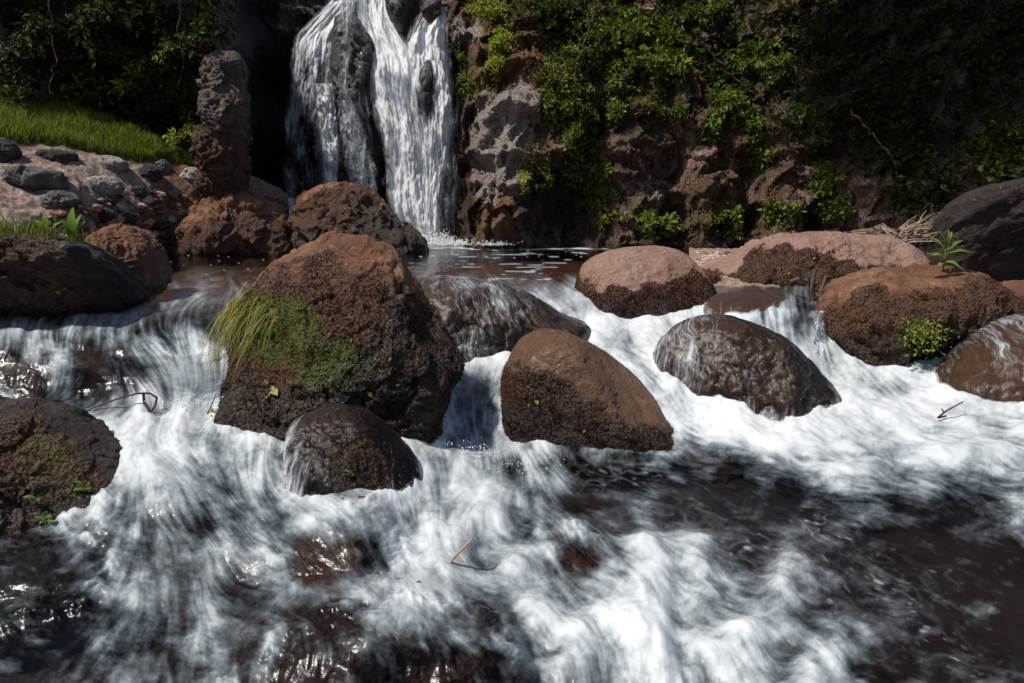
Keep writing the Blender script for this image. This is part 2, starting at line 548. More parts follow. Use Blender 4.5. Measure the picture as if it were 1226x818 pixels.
def bil(a, x, y, x0, y0, s):
    fx = np.clip((x - x0) / s, 0, a.shape[1] - 1.001); fy = np.clip((y - y0) / s, 0, a.shape[0] - 1.001)
    ix = np.asarray(fx).astype(int); iy = np.asarray(fy).astype(int); fx = fx - ix; fy = fy - iy
    return (a[iy, ix] * (1 - fx) + a[iy, ix + 1] * fx) * (1 - fy) + (a[iy + 1, ix] * (1 - fx) + a[iy + 1, ix + 1] * fx) * fy
KYd = bil(kf, KX, KY, kcx[0], kcy[0], 10.0)
CV = atY(KX, KY, KYd)
q = CV.copy(); q[..., 2] *= 0.7
wq = q + 0.5 * np.stack([fbm(q, 1.1, 2, seed=1), fbm(q, 1.1, 2, seed=2), fbm(q, 1.1, 2, seed=5)], -1)
rel = 0.40 * ridged(wq, 0.75, 3) + 0.24 * ridged(wq, 2.2, 4, seed=2) + 0.10 * ridged(wq, 6.5, 3, seed=4) + 0.06 * ridged(q, 13, 3, seed=3)
# stepped, blocky breaks
rel = rel * .75 + .34 * blocky(wq, 1.15, 3) + .17 * blocky(wq, 3.1, 4) + .07 * blocky(q, 8.0, 5)
st = CV[..., 2] * 1.9 + 1.2 * fbm(q, 0.8, 3, seed=8)
rel = rel + 0.22 * (np.abs((st % 1) - .5) * 2) ** 2
CV[..., 1] -= rel - 0.25
CV[..., 1] += 1.6 * np.maximum(0, CV[..., 2] - 4.1 - .3 * (CV[..., 0] > -1))
# masks on the cliff
def ell(X, Y, lst, soft=0.35):
    o = np.zeros(np.shape(X))
    for x, y, rx, ry, a in lst:
        d = np.hypot((X - x) / rx, (Y - y) / ry)
        o = np.maximum(o, a * sstep(1 + soft, 1 - soft, d))
    return o
c_pale_lit = ell(KX, KY, [(600,165,45,70,.72),(625,130,30,40,.6),(585,215,22,35,.62),(560,40,22,20,.7),(800,200,16,30,.4),(775,210,40,40,.45),(845,175,30,60,.42),(905,190,20,40,.3),(720,150,25,20,.35),(420,210,30,60,.5)])  # pale rock, plus sunlit highlights painted onto the ribs at right
c_rust = ell(KX, KY, [(575,170,22,150,1),(620,80,45,50,.9),(590,260,30,60,.8),(540,250,25,50,.6),(850,230,30,60,.35),(268,130,30,90,.35)])
c_moss = ell(KX, KY, [(640,20,80,40,.6),(590,70,14,60,.7),(770,140,50,40,.55),(800,110,80,40,.5),(835,250,45,40,.5),(760,265,30,35,.5),(690,90,60,90,.4),(900,250,40,60,.4),(560,100,18,60,.5),(900,90,90,90,.5),(130,100,140,110,.45),(1100,100,160,160,.5),(578,270,14,30,.5),(640,200,20,40,.3)])
c_wet_shade = ell(KX, KY, [(440,150,118,190,1),(312,150,34,230,1),(660,250,40,50,.8),(548,260,22,60,.8),(700,270,40,30,.6)], .2)  # wet rock, plus the shade of the recess left of the fall painted black
c_wet_shade = np.maximum(c_wet_shade, sstep(280, 296, KY) * .8)
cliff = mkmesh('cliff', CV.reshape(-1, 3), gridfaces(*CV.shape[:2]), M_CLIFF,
               attrs={'pale': c_pale_lit.ravel(), 'rust': c_rust.ravel(), 'moss': c_moss.ravel(), 'wet': c_wet_shade.ravel()})
tag(cliff, kind='structure')
def cliff_at(px, py):
    ix = np.clip(np.searchsorted(kx, px), 0, len(kx) - 1); iy = np.clip(np.searchsorted(ky, py), 0, len(ky) - 1)
    return CV[iy, ix]

# ------------------------------------------------------------------ left bank
BK = [(-300,60,7.5),(-300,200,5.5),(-300,340,4.2),(-60,90,8.7),(0,108,9.2),(60,130,9.4),(120,152,9.6),(200,185,9.9),(250,195,10),(-60,190,7.4),(0,172,8.0),(60,180,8.4),(120,190,8.8),(180,200,9.2),(240,205,9.6),(290,215,10.0),(330,235,10.3),
      (0,210,7.4),(80,215,7.8),(160,225,8.7),(230,235,9.3),(0,250,6.7),(80,255,7.3),(160,260,8.4),(230,270,9.3),(300,275,9.8),(350,270,10.1),(190,298,9.2),(260,300,9.4),(340,300,9.7),(190,310,8.8),(340,310,9.2),(120,300,7.9),(50,300,6.8),(0,300,5.9),(0,350,5.2),(120,350,7),(300,340,8),(-100,250,5.8)]
bx_ = np.arange(-300, 362, 1.7); by_ = np.arange(60, 345, 1.7)
BX, BY = np.meshgrid(bx_, by_)
bY = rbf(BK, BX, BY, 1, 8)
BKV = atY(BX, BY, bY)
BKV[..., 2] += 0.10 * fbm(BKV, 1.6, 3, seed=4) + 0.06 * ridged(BKV, 4, 4, seed=6) + .02 * fbm(BKV, 16, 3)
BKV[..., 2] -= .5 * sstep(306, 340, BY) * sstep(240, 160, BX)
lip = np.interp(BX, [-300, 0, 60, 120, 180, 245, 362], [120, 172, 180, 188, 195, 200, 150])
turf = sstep(4, -4, BY - lip + 5 * fbm(p3(BX / 12, BY / 12), 1, 2)) * sstep(262, 248, BX)
earth = np.clip(sstep(150, 210, BX) + sstep(268, 285, BY) + .5 * sstep(lip + 14, lip, BY), 0, 1)
bf_ = gridfaces(*BKV.shape[:2])
blim = np.interp(BX, [-300, 0, 60, 120, 200, 250, 300, 362], [50, 96, 118, 140, 174, 188, 212, 240]).ravel()
bf_ = bf_[(BY.ravel() > blim)[bf_].all(1)]
bank = mkmesh('river_bank', BKV.reshape(-1, 3), bf_, M_BANK, attrs={'turf': turf.ravel(), 'earth': earth.ravel()})
tag(bank, kind='structure')
def bank_at(px, py):
    ix = np.clip(np.searchsorted(bx_, px), 0, len(bx_) - 1); iy = np.clip(np.searchsorted(by_, py), 0, len(by_) - 1)
    return BKV[iy, ix]
# right gravel bank
RB = [(820,300,.01),(820,330,-.06),(860,300,.05),(860,330,.03),(900,300,.07),(1000,310,.05),(1100,300,.02),(1226,300,.0),(1500,290,.0),(850,345,-.06),(900,350,-.05),(1000,350,-.06),(1226,360,-.08),(1500,360,-.08),(1120,330,-.03),(1226,330,-.03)]
rx_ = np.arange(825, 1500, 1.7); ry_ = np.arange(298, 356, .8)
RX, RY = np.meshgrid(rx_, ry_)
rz = rbf(RB, RX, RY, .3, 3)
RV = atZ(RX, RY, rz)
RV[..., 2] += 0.02 * fbm(RV, 6, 3) + .012 * ridged(RV, 22, 2)
rbank = mkmesh('gravel_bank', RV.reshape(-1, 3), gridfaces(*RV.shape[:2]), M_BANK,
               attrs={'turf': np.zeros(RX.size), 'earth': sstep(870, 960, RX).ravel()})
tag(rbank, kind='structure')

# ------------------------------------------------------------------ boulders
def ico(sub):
    bm = bmesh.new()
    bmesh.ops.create_icosphere(bm, subdivisions=sub, radius=1)
    bm.verts.ensure_lookup_table()
    V = np.array([v.co[:] for v in bm.verts]); Fc = np.array([[v.index for v in f.verts] for f in bm.faces])
    bm.free()
    return V / np.linalg.norm(V, axis=1)[:, None], Fc
ICO = {s: ico(s) for s in (4, 5, 6, 7, 8)}

def outline_radius(poly, theta):
    """distance from origin to a polygon along each angle"""
    P = np.array(poly, float)
    n = len(P)
    Q = []
    for i in range(n):                                   # Catmull-Rom rounding
        a, b, c, d = P[i - 1], P[i], P[(i + 1) % n], P[(i + 2) % n]
        for t in np.linspace(0, 1, 8, endpoint=False):
            Q.append(0.5 * ((2 * b) + (-a + c) * t + (2 * a - 5 * b + 4 * c - d) * t * t + (-a + 3 * b - 3 * c + d) * t ** 3))
    Q = np.array(Q)
    ang = np.arctan2(Q[:, 1], Q[:, 0]); rad = np.hypot(Q[:, 0], Q[:, 1])
    o = np.argsort(ang); ang = ang[o]; rad = rad[o]
    ang = np.concatenate([ang - 2 * np.pi, ang, ang + 2 * np.pi]); rad = np.tile(rad, 3)
    return np.interp(theta, ang, rad)

def normals(V, Fc):
    a, b, c = V[Fc[:, 0]], V[Fc[:, 1]], V[Fc[:, 2]]
    fn = np.cross(b - a, c - a)
    N_ = np.zeros_like(V)
    for k in range(3): np.add.at(N_, Fc[:, k], fn)
    return N_ / (np.linalg.norm(N_, axis=1)[:, None] + 1e-9), fn

def tufts(name, V, Fc, wgt, count, size, cols, parent_root, droop=0.2):
    """short moss shoots on the surface where wgt (per vertex) is high"""
    _, fn = normals(V, Fc)
    ar = np.linalg.norm(fn, axis=1) * np.clip(wgt[Fc].mean(1), 0, 1)
    if ar.sum() < 1e-9: return None
    idx = rng.choice(len(Fc), count, p=ar / ar.sum())
    r1, r2 = rng.random(count), rng.random(count)
    fl = r1 + r2 > 1; r1[fl] = 1 - r1[fl]; r2[fl] = 1 - r2[fl]
    t = Fc[idx]
    P = V[t[:, 0]] + r1[:, None] * (V[t[:, 1]] - V[t[:, 0]]) + r2[:, None] * (V[t[:, 2]] - V[t[:, 0]])
    n = fn[idx] / (np.linalg.norm(fn[idx], axis=1)[:, None] + 1e-9)
    d = n + 0.55 * rng.normal(size=(count, 3)); d[:, 2] -= droop
    d /= np.linalg.norm(d, axis=1)[:, None]
    s = np.cross(d, rng.normal(size=(count, 3))); s /= np.linalg.norm(s, axis=1)[:, None] + 1e-9
    L = size * (0.3 + 1.1 * rng.random(count) ** 2)[:, None]
    wd = L * 0.28
    A = P - s * wd - n * .002; B = P + s * wd - n * .002; C = P + d * L
    VV = np.stack([A, B, C], 1).reshape(-1, 3)
    FF = np.arange(count * 3).reshape(-1, 3)
    g = cols(P, count)
    o = mkmesh(name, VV, FF, M_TUFT, False, {'col': np.repeat(g, 3, 0)})
    adopt(o, parent_root)
    return o

def mosscol(P, n, green=0.0):
    g = fbm(P, 5, 3)[:, None] * 1.6 + green - .15
    br = np.array([0.22, 0.085, 0.036]); dk = np.array([0.028, 0.013, 0.008]); gr = np.array([0.11, 0.115, 0.012])
    r = np.clip(rng.random((n, 1)) ** 1.5 + .7 * fbm(P, 3.5, 2)[:, None] + .6 * fbm(P, 14, 2)[:, None], 0, 1.3)
    c = dk + (br - dk) * r
    gg = np.clip(g, 0, 1)
    return c * (1 - gg) + gr * (0.4 + .9 * r) * gg

ROOTS = {}
def rock(key, name, label, poly, Yc, b, mat, lean=0.0, amp=0.05, freq=1.0, sub=6, moss=None, green=(), wetline=None, wet=0.0,
         tuft=0, tsize=0.012, cat='boulder', group=None, seed=None, front=None, facet=0.0, planes=(), yaw=0.0, block=0.55, nplanes=5, pal=None, expo=1.0):
    """boulder from its outline in the photo at distance Yc, with half depth b; lean moves the top away from the camera"""
    seed = len(ROOTS) * 1.7 + 1 if seed is None else seed
    P = atY(np.array([p[0] for p in poly]), np.array([p[1] for p in poly]), Yc)
    c = np.array([P[:, 0].mean(), Yc, P[:, 2].mean()])
    c[0] = 0.5 * (P[:, 0].max() + P[:, 0].min()); c[2] = 0.5 * (P[:, 2].max() + P[:, 2].min())
    V, Fc = ICO[min(8, sub + 1) if Yc < 6 else sub]
    D = V.copy()
    pr_ = np.random.default_rng(int(seed * 100) + 5)
    pls = [(np.array(a, float) / np.linalg.norm(a), d) for a, d in planes]
    for _ in range(nplanes):
        a = pr_.normal(size=3); a[1] = -abs(a[1]) - .9; a[2] += .3; a /= np.linalg.norm(a)
        pls.append((a, .80 + .14 * pr_.random()))
    rad_ = np.ones(len(V))
    for a, d in pls:
        ca = np.maximum(V @ a, 1e-3)
        lim = d / ca
        rad_ = np.where(lim < rad_ * 1.3, -0.022 * np.logaddexp(-rad_ / 0.022, -lim / 0.022), rad_)
    D = D * rad_[:, None]
    th = np.arctan2(V[:, 2], V[:, 0])
    rr = outline_radius(list(zip(P[:, 0] - c[0], P[:, 2] - c[2])), th)
    if expo != 1.0:
        pr = np.hypot(D[:, 0], D[:, 2]); pr2 = pr ** expo; D[:, 0] *= pr2 / (pr + 1e-9); D[:, 2] *= pr2 / (pr + 1e-9)
    X = np.stack([D[:, 0] * rr, D[:, 1] * b, D[:, 2] * rr], -1)
    size = rr.mean()
    # relief
    n_, _ = normals(X, Fc)
    rim = 1 - 0.6 * sstep(0.75, 1.0, np.hypot(V[:, 0], V[:, 2]))
    q = X + c
    qw = q / size + .25 * np.stack([fbm(q / size, 1.5, 2, seed=seed + k) for k in (1, 2, 3)], -1)
    dsp = fbm(qw, 0.9 * freq, 3, seed=seed) * 0.8 + 0.55 * ridged(qw, 1.5 * freq, 4, seed=seed) + 0.30 * ridged(qw, 4.5 * freq, 3, seed=seed + 1) + 0.30 * fbm(q / size, 9 * freq, 4, 0.62, seed=seed)
    dsp = dsp * (1 - .35 * block) + block * (1.0 * blocky(q / size + .12 * np.stack([fbm(q / size, 2.5, 3, seed=seed + k) for k in (5, 6, 7)], -1), 1.7, seed) + .5 * blocky(q / size + .05 * fbm(q / size, 6, 3)[:, None], 4.2, seed + 1))
    if facet:
        st = fbm(q / size, 0.8, 2, seed=seed + 3) * 5 + q[:, 2] / size * 2.2
        dsp = dsp + facet * (np.abs((st % 1) - .5) * 2 - .5)
    X = X + n_ * (dsp * amp * size * 3.3 * rim)[:, None]
    X[:, 1] += lean * X[:, 2] - yaw * X[:, 0]
    X = X + c
    if front is not None:
        X = front(X, c)
    n_, _ = normals(X, Fc)
    px, py = proj(X)
    nn = fbm(X, 9, 3, seed=seed)
    ml = np.zeros(len(X))
    if moss is not None:
        xs = [m[0] for m in moss]; ys = [m[1] for m in moss]
        span = max(1e-6, py.max() - py.min())
        ml = sstep(-0.06, 0.06, (py - np.interp(px, xs, ys)) / span + 0.13 * fbm(X, 5 / max(size, .2) ** .5, 4, .65, seed=seed + 2) + .02)
        ml = np.where(X[:, 1] > Yc + .3 * b, np.maximum(ml, .5 * sstep(.2, -.2, n_[:, 2])), ml)
    gl = ell(px, py, green, .5) if len(green) else np.zeros(len(X))
    wl = np.full(len(X), float(wet))
    if wetline is not None:
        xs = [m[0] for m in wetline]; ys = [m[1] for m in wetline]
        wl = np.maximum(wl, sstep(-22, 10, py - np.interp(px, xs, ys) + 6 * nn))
    base = X[:, 2].min()
    if tuft and moss is not None:
        root = empty(name, (c[0], c[1], base))
        o = mkmesh('rock', X, Fc, mat, True, {'moss': ml, 'green': gl, 'wet': wl})
        adopt(o, root)
        vis = sstep(-.55, .1, n_[:, 2] * .5 - n_[:, 1]) * sstep(base + .02, base + .12, X[:, 2])
        wg = sstep(.45, .95, ml + .45 * fbm(X, 11, 3, .6, seed=seed + 5)) * vis * (.35 + sstep(-.25, .25, fbm(X, 6, 3, seed=seed + 7)))
        def cf(PP, n):
            qx, qy = proj(PP)
            lo_ = np.interp(qx, [m[0] for m in wetline], [m[1] for m in wetline]) if wetline is not None else 9999.
            wf_ = .8 * (1 - .78 * sstep(-28, 14, qy - lo_ + 10 * fbm(PP, 8, 2)))[:, None]
            return wf_ * cg(PP, n, qx, qy)
        def cg(PP, n, qx, qy):
            g = ell(qx, qy, green, .5)[:, None] if len(green) else 0.0
            return mosscol(PP, n, -0.45 + 1.3 * g)
        tufts('moss', X, Fc, wg, tuft, tsize, cf, root)
    else:
        root = mkmesh(name, X, Fc, mat, True, {'moss': ml, 'green': gl, 'wet': wl})
        recentre(root, (c[0], c[1], base))
    tag(root, label, cat, group)
    ROOTS[key] = dict(root=root, V=X, F=Fc, N=n_, c=c, size=size)
    return root

GB = 'boulders standing in the stream'
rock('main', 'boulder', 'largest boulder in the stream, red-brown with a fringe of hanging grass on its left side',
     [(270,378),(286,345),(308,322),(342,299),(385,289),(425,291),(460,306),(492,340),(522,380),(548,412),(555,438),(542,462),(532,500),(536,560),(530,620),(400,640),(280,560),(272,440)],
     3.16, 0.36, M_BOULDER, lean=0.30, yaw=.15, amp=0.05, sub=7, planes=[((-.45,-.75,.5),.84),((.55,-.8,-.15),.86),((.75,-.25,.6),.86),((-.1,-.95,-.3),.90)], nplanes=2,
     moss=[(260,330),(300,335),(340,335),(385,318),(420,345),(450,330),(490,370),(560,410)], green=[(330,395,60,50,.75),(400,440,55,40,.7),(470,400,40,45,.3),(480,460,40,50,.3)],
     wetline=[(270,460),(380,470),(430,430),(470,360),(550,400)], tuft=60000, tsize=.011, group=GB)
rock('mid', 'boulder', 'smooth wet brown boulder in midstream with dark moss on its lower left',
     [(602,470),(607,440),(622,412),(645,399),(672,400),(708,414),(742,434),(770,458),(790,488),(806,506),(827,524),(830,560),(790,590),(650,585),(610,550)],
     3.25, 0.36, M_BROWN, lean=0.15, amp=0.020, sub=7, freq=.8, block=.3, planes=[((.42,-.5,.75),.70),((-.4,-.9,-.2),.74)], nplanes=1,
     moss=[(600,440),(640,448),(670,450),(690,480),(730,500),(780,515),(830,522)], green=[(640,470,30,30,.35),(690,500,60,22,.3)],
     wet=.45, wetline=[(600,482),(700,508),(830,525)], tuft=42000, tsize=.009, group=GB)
rock('top', 'boulder', 'rounded pink-topped boulder with a brown moss skirt at the pool edge',
     [(690,345),(700,318),(725,303),(768,296),(810,299),(836,318),(852,345),(858,372),(850,400),(760,412),(710,400),(693,372)],
     4.85, 0.45, M_PINK, lean=0.2, amp=0.024, sub=6, freq=.8, block=.4, planes=[((0,-.95,-.15),.80)],
     moss=[(690,330),(720,348),(760,345),(800,342),(830,325),(860,345)], green=[(730,370,30,8,.3)], wet=.0, wetline=[(690,368),(860,368)], tuft=18000, tsize=.014, group=GB)
rock('dome', 'boulder', 'dome-shaped brown boulder in midstream veiled by a thin sheet of water',
     [(788,430),(808,402),(848,385),(890,387),(940,407),(972,437),(1000,482),(1000,520),(900,540),(830,530),(800,480)],
     3.50, 0.38, M_BROWN, lean=0.3, amp=0.03, sub=6, wet=.75, group=GB)
rock('flat', 'boulder', 'low flat brown rock between the two right boulders, water trickling over its front',
     [(848,378),(868,358),(918,354),(955,361),(972,384),(972,425),(900,430),(850,410)],
     4.35, 0.40, M_BROWN, lean=0.5, amp=0.02, sub=6, wet=.5, group=GB)
rock('back', 'boulder', 'long pale-topped boulder with moss on its face, lying beside the gravel',
     [(835,328),(880,308),(930,288),(985,281),(1050,284),(1090,296),(1104,318),(1096,345),(1000,355),(960,368),(880,358)],
     5.3, 0.50, M_PINK, lean=0.3, amp=0.06, sub=6,
     moss=[(830,325),(880,330),(900,300),(940,295),(990,305),(1030,318),(1105,322)], green=[(940,325,60,14,.3)], tuft=10000, tsize=.016, group=GB)
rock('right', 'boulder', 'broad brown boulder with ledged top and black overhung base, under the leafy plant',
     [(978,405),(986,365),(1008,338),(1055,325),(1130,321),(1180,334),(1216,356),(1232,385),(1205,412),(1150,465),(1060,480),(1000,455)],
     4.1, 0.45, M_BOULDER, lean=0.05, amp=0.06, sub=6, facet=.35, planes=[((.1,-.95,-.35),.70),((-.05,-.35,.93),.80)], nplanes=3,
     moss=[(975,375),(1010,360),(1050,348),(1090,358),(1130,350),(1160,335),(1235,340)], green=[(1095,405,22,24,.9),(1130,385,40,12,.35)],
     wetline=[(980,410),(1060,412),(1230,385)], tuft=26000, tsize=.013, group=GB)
rock('film_right', 'boulder', 'smooth brown rock cut by the right picture edge, water running down over it',
     [(1128,468),(1160,432),(1200,404),(1250,385),(1330,390),(1385,440),(1380,510),(1250,530),(1170,520)],
     3.45, 0.38, M_BROWN, lean=0.4, amp=0.02, sub=6, wet=.6, group=GB)
rock('darkback', 'boulder', 'big dark boulder with pale top edge at the right, behind the leafy plant',
     [(1110,345),(1120,292),(1134,242),(1165,225),(1228,214),(1330,212),(1400,260),(1420,360),(1200,370)],
     5.6, 0.75, M_DARK, lean=-0.9, amp=0.05, sub=6, facet=.4, cat='boulder')
rock('wedge', 'boulder', 'small rough brown rock wedged under the dark boulder at the right edge',
     [(1178,368),(1195,345),(1240,338),(1290,350),(1310,390),(1260,410),(1190,400)], 4.4, 0.3, M_BOULDER, amp=.06, sub=5, moss=[(1170,360),(1300,360)], cat='boulder')
rock('leftfront', 'boulder', 'black-faced overhanging rock at left with grass and broad leaves growing on top',
     [(-150,300),(-60,278),(0,272),(50,280),(110,290),(140,300),(152,330),(150,365),(60,390),(-60,395),(-150,380)],
     3.9, 0.42, M_DARK, lean=-1.0, amp=0.06, sub=6, facet=.3, wet=.4,
     moss=[(-150,272),(0,272),(60,280),(150,400)], green=[(90,345,50,18,.4)], tuft=9000, tsize=.014, group=GB)
rock('leftside', 'boulder', 'rounded brown rock just right of the black-faced overhanging rock',
     [(112,300),(130,272),(155,275),(176,298),(188,328),(184,352),(160,370),(120,370)], 4.25, .35, M_BOULDER, lean=.1, amp=.06, sub=6, facet=.4, wetline=[(100,340),(190,340)], group=GB)
rock('lowleft', 'boulder', 'dark mossy boulder at lower left sloping down into white water',
     [(-120,505),(-40,494),(20,499),(62,514),(112,546),(156,577),(186,608),(184,650),(110,720),(-120,750)],
     2.55, 0.38, M_DARK, lean=0.2, amp=0.05, sub=7,
     moss=[(-120,505),(0,503),(60,520),(170,600)], green=[(60,560,60,50,.5),(90,610,40,30,.5)], wetline=[(-100,590),(60,590),(170,590)], tuft=45000, tsize=.009, group=GB)
rock('small', 'boulder', 'small dark mossy boulder parting the white water below the largest boulder',
     [(348,545),(346,515),(368,500),(400,495),(440,505),(476,535),(502,572),(504,612),(470,650),(390,650),(358,600)],
     2.62, 0.26, M_DARK, lean=0.15, amp=0.03, sub=6,
     moss=[(340,480),(510,480)], green=[(430,560,50,40,.25)], wet=.3, wetline=[(345,560),(500,550)], tuft=32000, tsize=.008, group=GB)
rock('ledge', 'boulder', 'wide submerged ledge at left with silky water pouring over its brown face',
     [(-200,425),(-60,416),(20,416),(80,414),(130,418),(158,432),(166,455),(158,490),(60,520),(-100,520),(-200,500)],
     3.42, 0.30, M_BROWN, lean=0.5, amp=0.03, sub=6, wet=.7, group=GB)
rock('lip', 'boulder', 'sloping wet rock at the pool lip between the largest and pink-topped boulders',
     [(462,360),(490,341),(530,336),(580,341),(630,355),(672,378),(704,392),(690,412),(600,430),(500,430)],
     4.25, 0.42, M_BROWN, lean=0.6, amp=0.03, sub=6, wet=.7, group=GB)
rock('sub1', 'submerged_boulder', 'submerged brown boulder below the small mossy boulder, water sliding over it',
     [(345,660),(360,630),(400,612),(440,620),(470,650),(488,690),(480,720),(400,730),(350,710)], 2.12, .20, M_BROWN, lean=.5, amp=.03, sub=6, block=.25, nplanes=2, wet=.5, cat='boulder', group='boulders under the stream surface')
rock('sub2', 'submerged_boulder', 'small submerged boulder showing through white foam, right of the pale stick',
     [(640,672),(652,650),(680,642),(710,655),(738,680),(742,705),(700,715),(655,700)], 2.18, .13, M_BROWN, lean=.5, amp=.03, sub=5, block=.25, nplanes=2, wet=.5, cat='boulder', group='boulders under the stream surface')
rock('sub3', 'submerged_boulder', 'large submerged brown boulder at the bottom edge of the picture',
     [(270,790),(330,755),(400,738),(480,738),(560,755),(612,780),(625,815),(600,870),(450,900),(290,880)], 1.62, .24, M_BROWN, lean=.5, amp=.05, sub=6, block=.25, nplanes=2, wet=.5, cat='boulder', group='boulders under the stream surface',
     moss=[(260,700),(630,780)], green=[(580,790,50,40,.3)])
rock('sub4', 'submerged_boulder', 'low dark rock just above water under the lower left mossy boulder',
     [(-80,690),(0,678),(60,676),(110,690),(120,720),(40,750),(-80,750)], 2.02, .18, M_DARK, lean=.5, amp=.03, sub=5, block=.25, nplanes=2, wet=.5, cat='boulder', group='boulders under the stream surface')
rock('spur', 'submerged_boulder', 'narrow wet spur trailing off the midstream boulder into the foam',
     [(790,530),(815,522),(850,528),(885,545),(890,562),(840,570),(795,560)], 3.05, .10, M_BROWN, lean=.6, amp=.05, sub=5, wet=.6, cat='boulder', group='boulders under the stream surface')
# rocks of the far shore
rock('shoreleft', 'shore_boulder', 'weathered brown boulder left of the thin trickle on the far shore',
     [(215,296),(222,262),(240,236),(262,224),(300,232),(334,250),(348,280),(345,312),(240,318)], 9.5, .7, M_BOULDER, lean=.4, amp=.065, sub=7, block=1.0, nplanes=6, facet=.15, moss=[(200,280),(260,262),(300,258),(350,265)], cat='boulder', group='boulders on the far shore')
rock('shoremid', 'shore_boulder', 'brown boulder right of the thin trickle, at the foot of the fall',
     [(357,300),(355,258),(366,232),(398,221),(430,222),(458,246),(484,276),(508,293),(500,315),(380,318)], 9.7, .7, M_BOULDER, lean=.3, amp=.065, sub=7, block=1.0, nplanes=6, facet=.15, moss=[(350,250),(400,222),(440,222),(460,255),(510,290)], green=[(420,232,30,14,.35),(430,262,18,8,.3)], wetline=[(350,290),(400,285),(440,255),(510,262)], cat='boulder', group='boulders on the far shore')
# stack of blocks left of the fall
rock('pillar1', 'rock_pillar', 'lower pinkish-grey block of the rock pillar left of the waterfall',
     [(240,200),(240,165),(250,145),(247,120),(262,104),(286,106),(292,130),(288,160),(292,205),(284,240),(246,240)], 9.5, .45, M_PILLAR, amp=.065, sub=7, block=1.1, nplanes=6, facet=.15, wet=.1, moss=[(240,150),(295,170)], cat='rock')
rock('pillar2', 'rock_pillar', 'upper block of the rock pillar left of the waterfall',
     [(249,122),(250,96),(246,84),(254,66),(272,63),(286,68),(291,84),(288,98),(292,118),(285,136),(254,136)], 9.7, .42, M_PILLAR, amp=.065, sub=7, block=1.1, nplanes=6, facet=.15, wet=.1, cat='rock')
# rocks the fall runs over
rock('fallrock', 'rock', 'dark glistening rock rib splitting the waterfall in two',
     [(400,60),(402,25),(418,14),(440,40),(448,70),(440,100),(432,130),(452,170),(456,215),(448,240),(420,245),(405,200),(404,120)], 12.0, .45, M_GREYD, amp=.05, sub=7, block=.7, nplanes=6, wet=.8, facet=.15, cat='rock', group='rocks inside the waterfall')
rock('fallrock2', 'rock', 'small dark rock showing through the main column of the waterfall',
     [(499,132),(505,108),(503,90),(512,72),(521,86),(516,104),(521,124),(509,150)], 11.55, .2, M_GREYD, amp=.06, sub=5, wet=.8, cat='rock', group='rocks inside the waterfall')
rock('fallrock3', 'rock', 'dark rock at the top of the waterfall between two spouts',
     [(466,20),(462,-10),(480,-25),(500,-20),(502,5),(494,22),(482,38)], 12.0, .35, M_GREYD, amp=.07, sub=5, wet=.7, cat='rock', group='rocks inside the waterfall')
rock('fallrock4', 'rock', 'little mossy rock on the brink at the top right of the waterfall',
     [(506,22),(508,5),(525,-2),(530,12),(527,24),(514,29)], 11.8, .2, M_GREYD, amp=.06, sub=5, wet=.4, moss=[(500,20),(535,5)], cat='rock', group='rocks inside the waterfall')
# stones on the left bank
ST = [('large oval grey stone on the sandy left bank',40,216,37,16,M_GREY),('dark purple-grey stone at the left picture edge above the bank',2,185,17,17,M_GREYD),
      ('dark brown flat stone right under the grass, near the left edge',68,189,24,9,M_GREYD),('pale knobbly stone under the grass, above the cluster of rubble',131,199,22,11,M_PALE),
      ('blue-grey stone half hidden behind the broad-leaved plant',70,241,22,11,M_GREY),('pale crumbling stone in the middle of the sandy bank',122,225,22,13,M_PALE),
      ('dark grey stone under the grass, left one of a touching pair',180,208,14,10,M_GREYD),('grey stone leaning on a darker one under the grass',194,203,9,11,M_GREY),
      ('pale stone nearest the rock pillar on the bank',233,211,15,10,M_PALE),('dark wedge-shaped stone on the open sand',165,231,9,9,M_GREYD),
      ('small almost black stone below the crumbling pale stone',128,241,8,5,M_GREYD),('dark oval stone low on the sand above the brown rock',123,258,14,8,M_GREYD),
      ('small brown-grey stone beside the dark oval stone',153,261,11,6,M_GREYD),('small pale grey stone low on the sandy bank',174,254,10,6,M_GREY)]
for k, (lb, x, y, a, b2, mt) in enumerate(ST):
    ph = rng.random() * 6
    pl = [(x + a * (1 + .12 * math.sin(3 * t + ph)) * math.cos(t), y + b2 * (1 + .15 * math.cos(2 * t + ph)) * math.sin(t)) for t in np.linspace(0, 2 * math.pi, 12, endpoint=False)]
    Yb = bank_at(x, y)[1]
    rock('st%d' % k, 'stone', lb, pl, Yb - .02, a / 817 * Yb * .8, mt, amp=.10, facet=.3, sub=5, freq=1.0, cat='stone', group='stones set in the left bank', seed=k * 2.3)

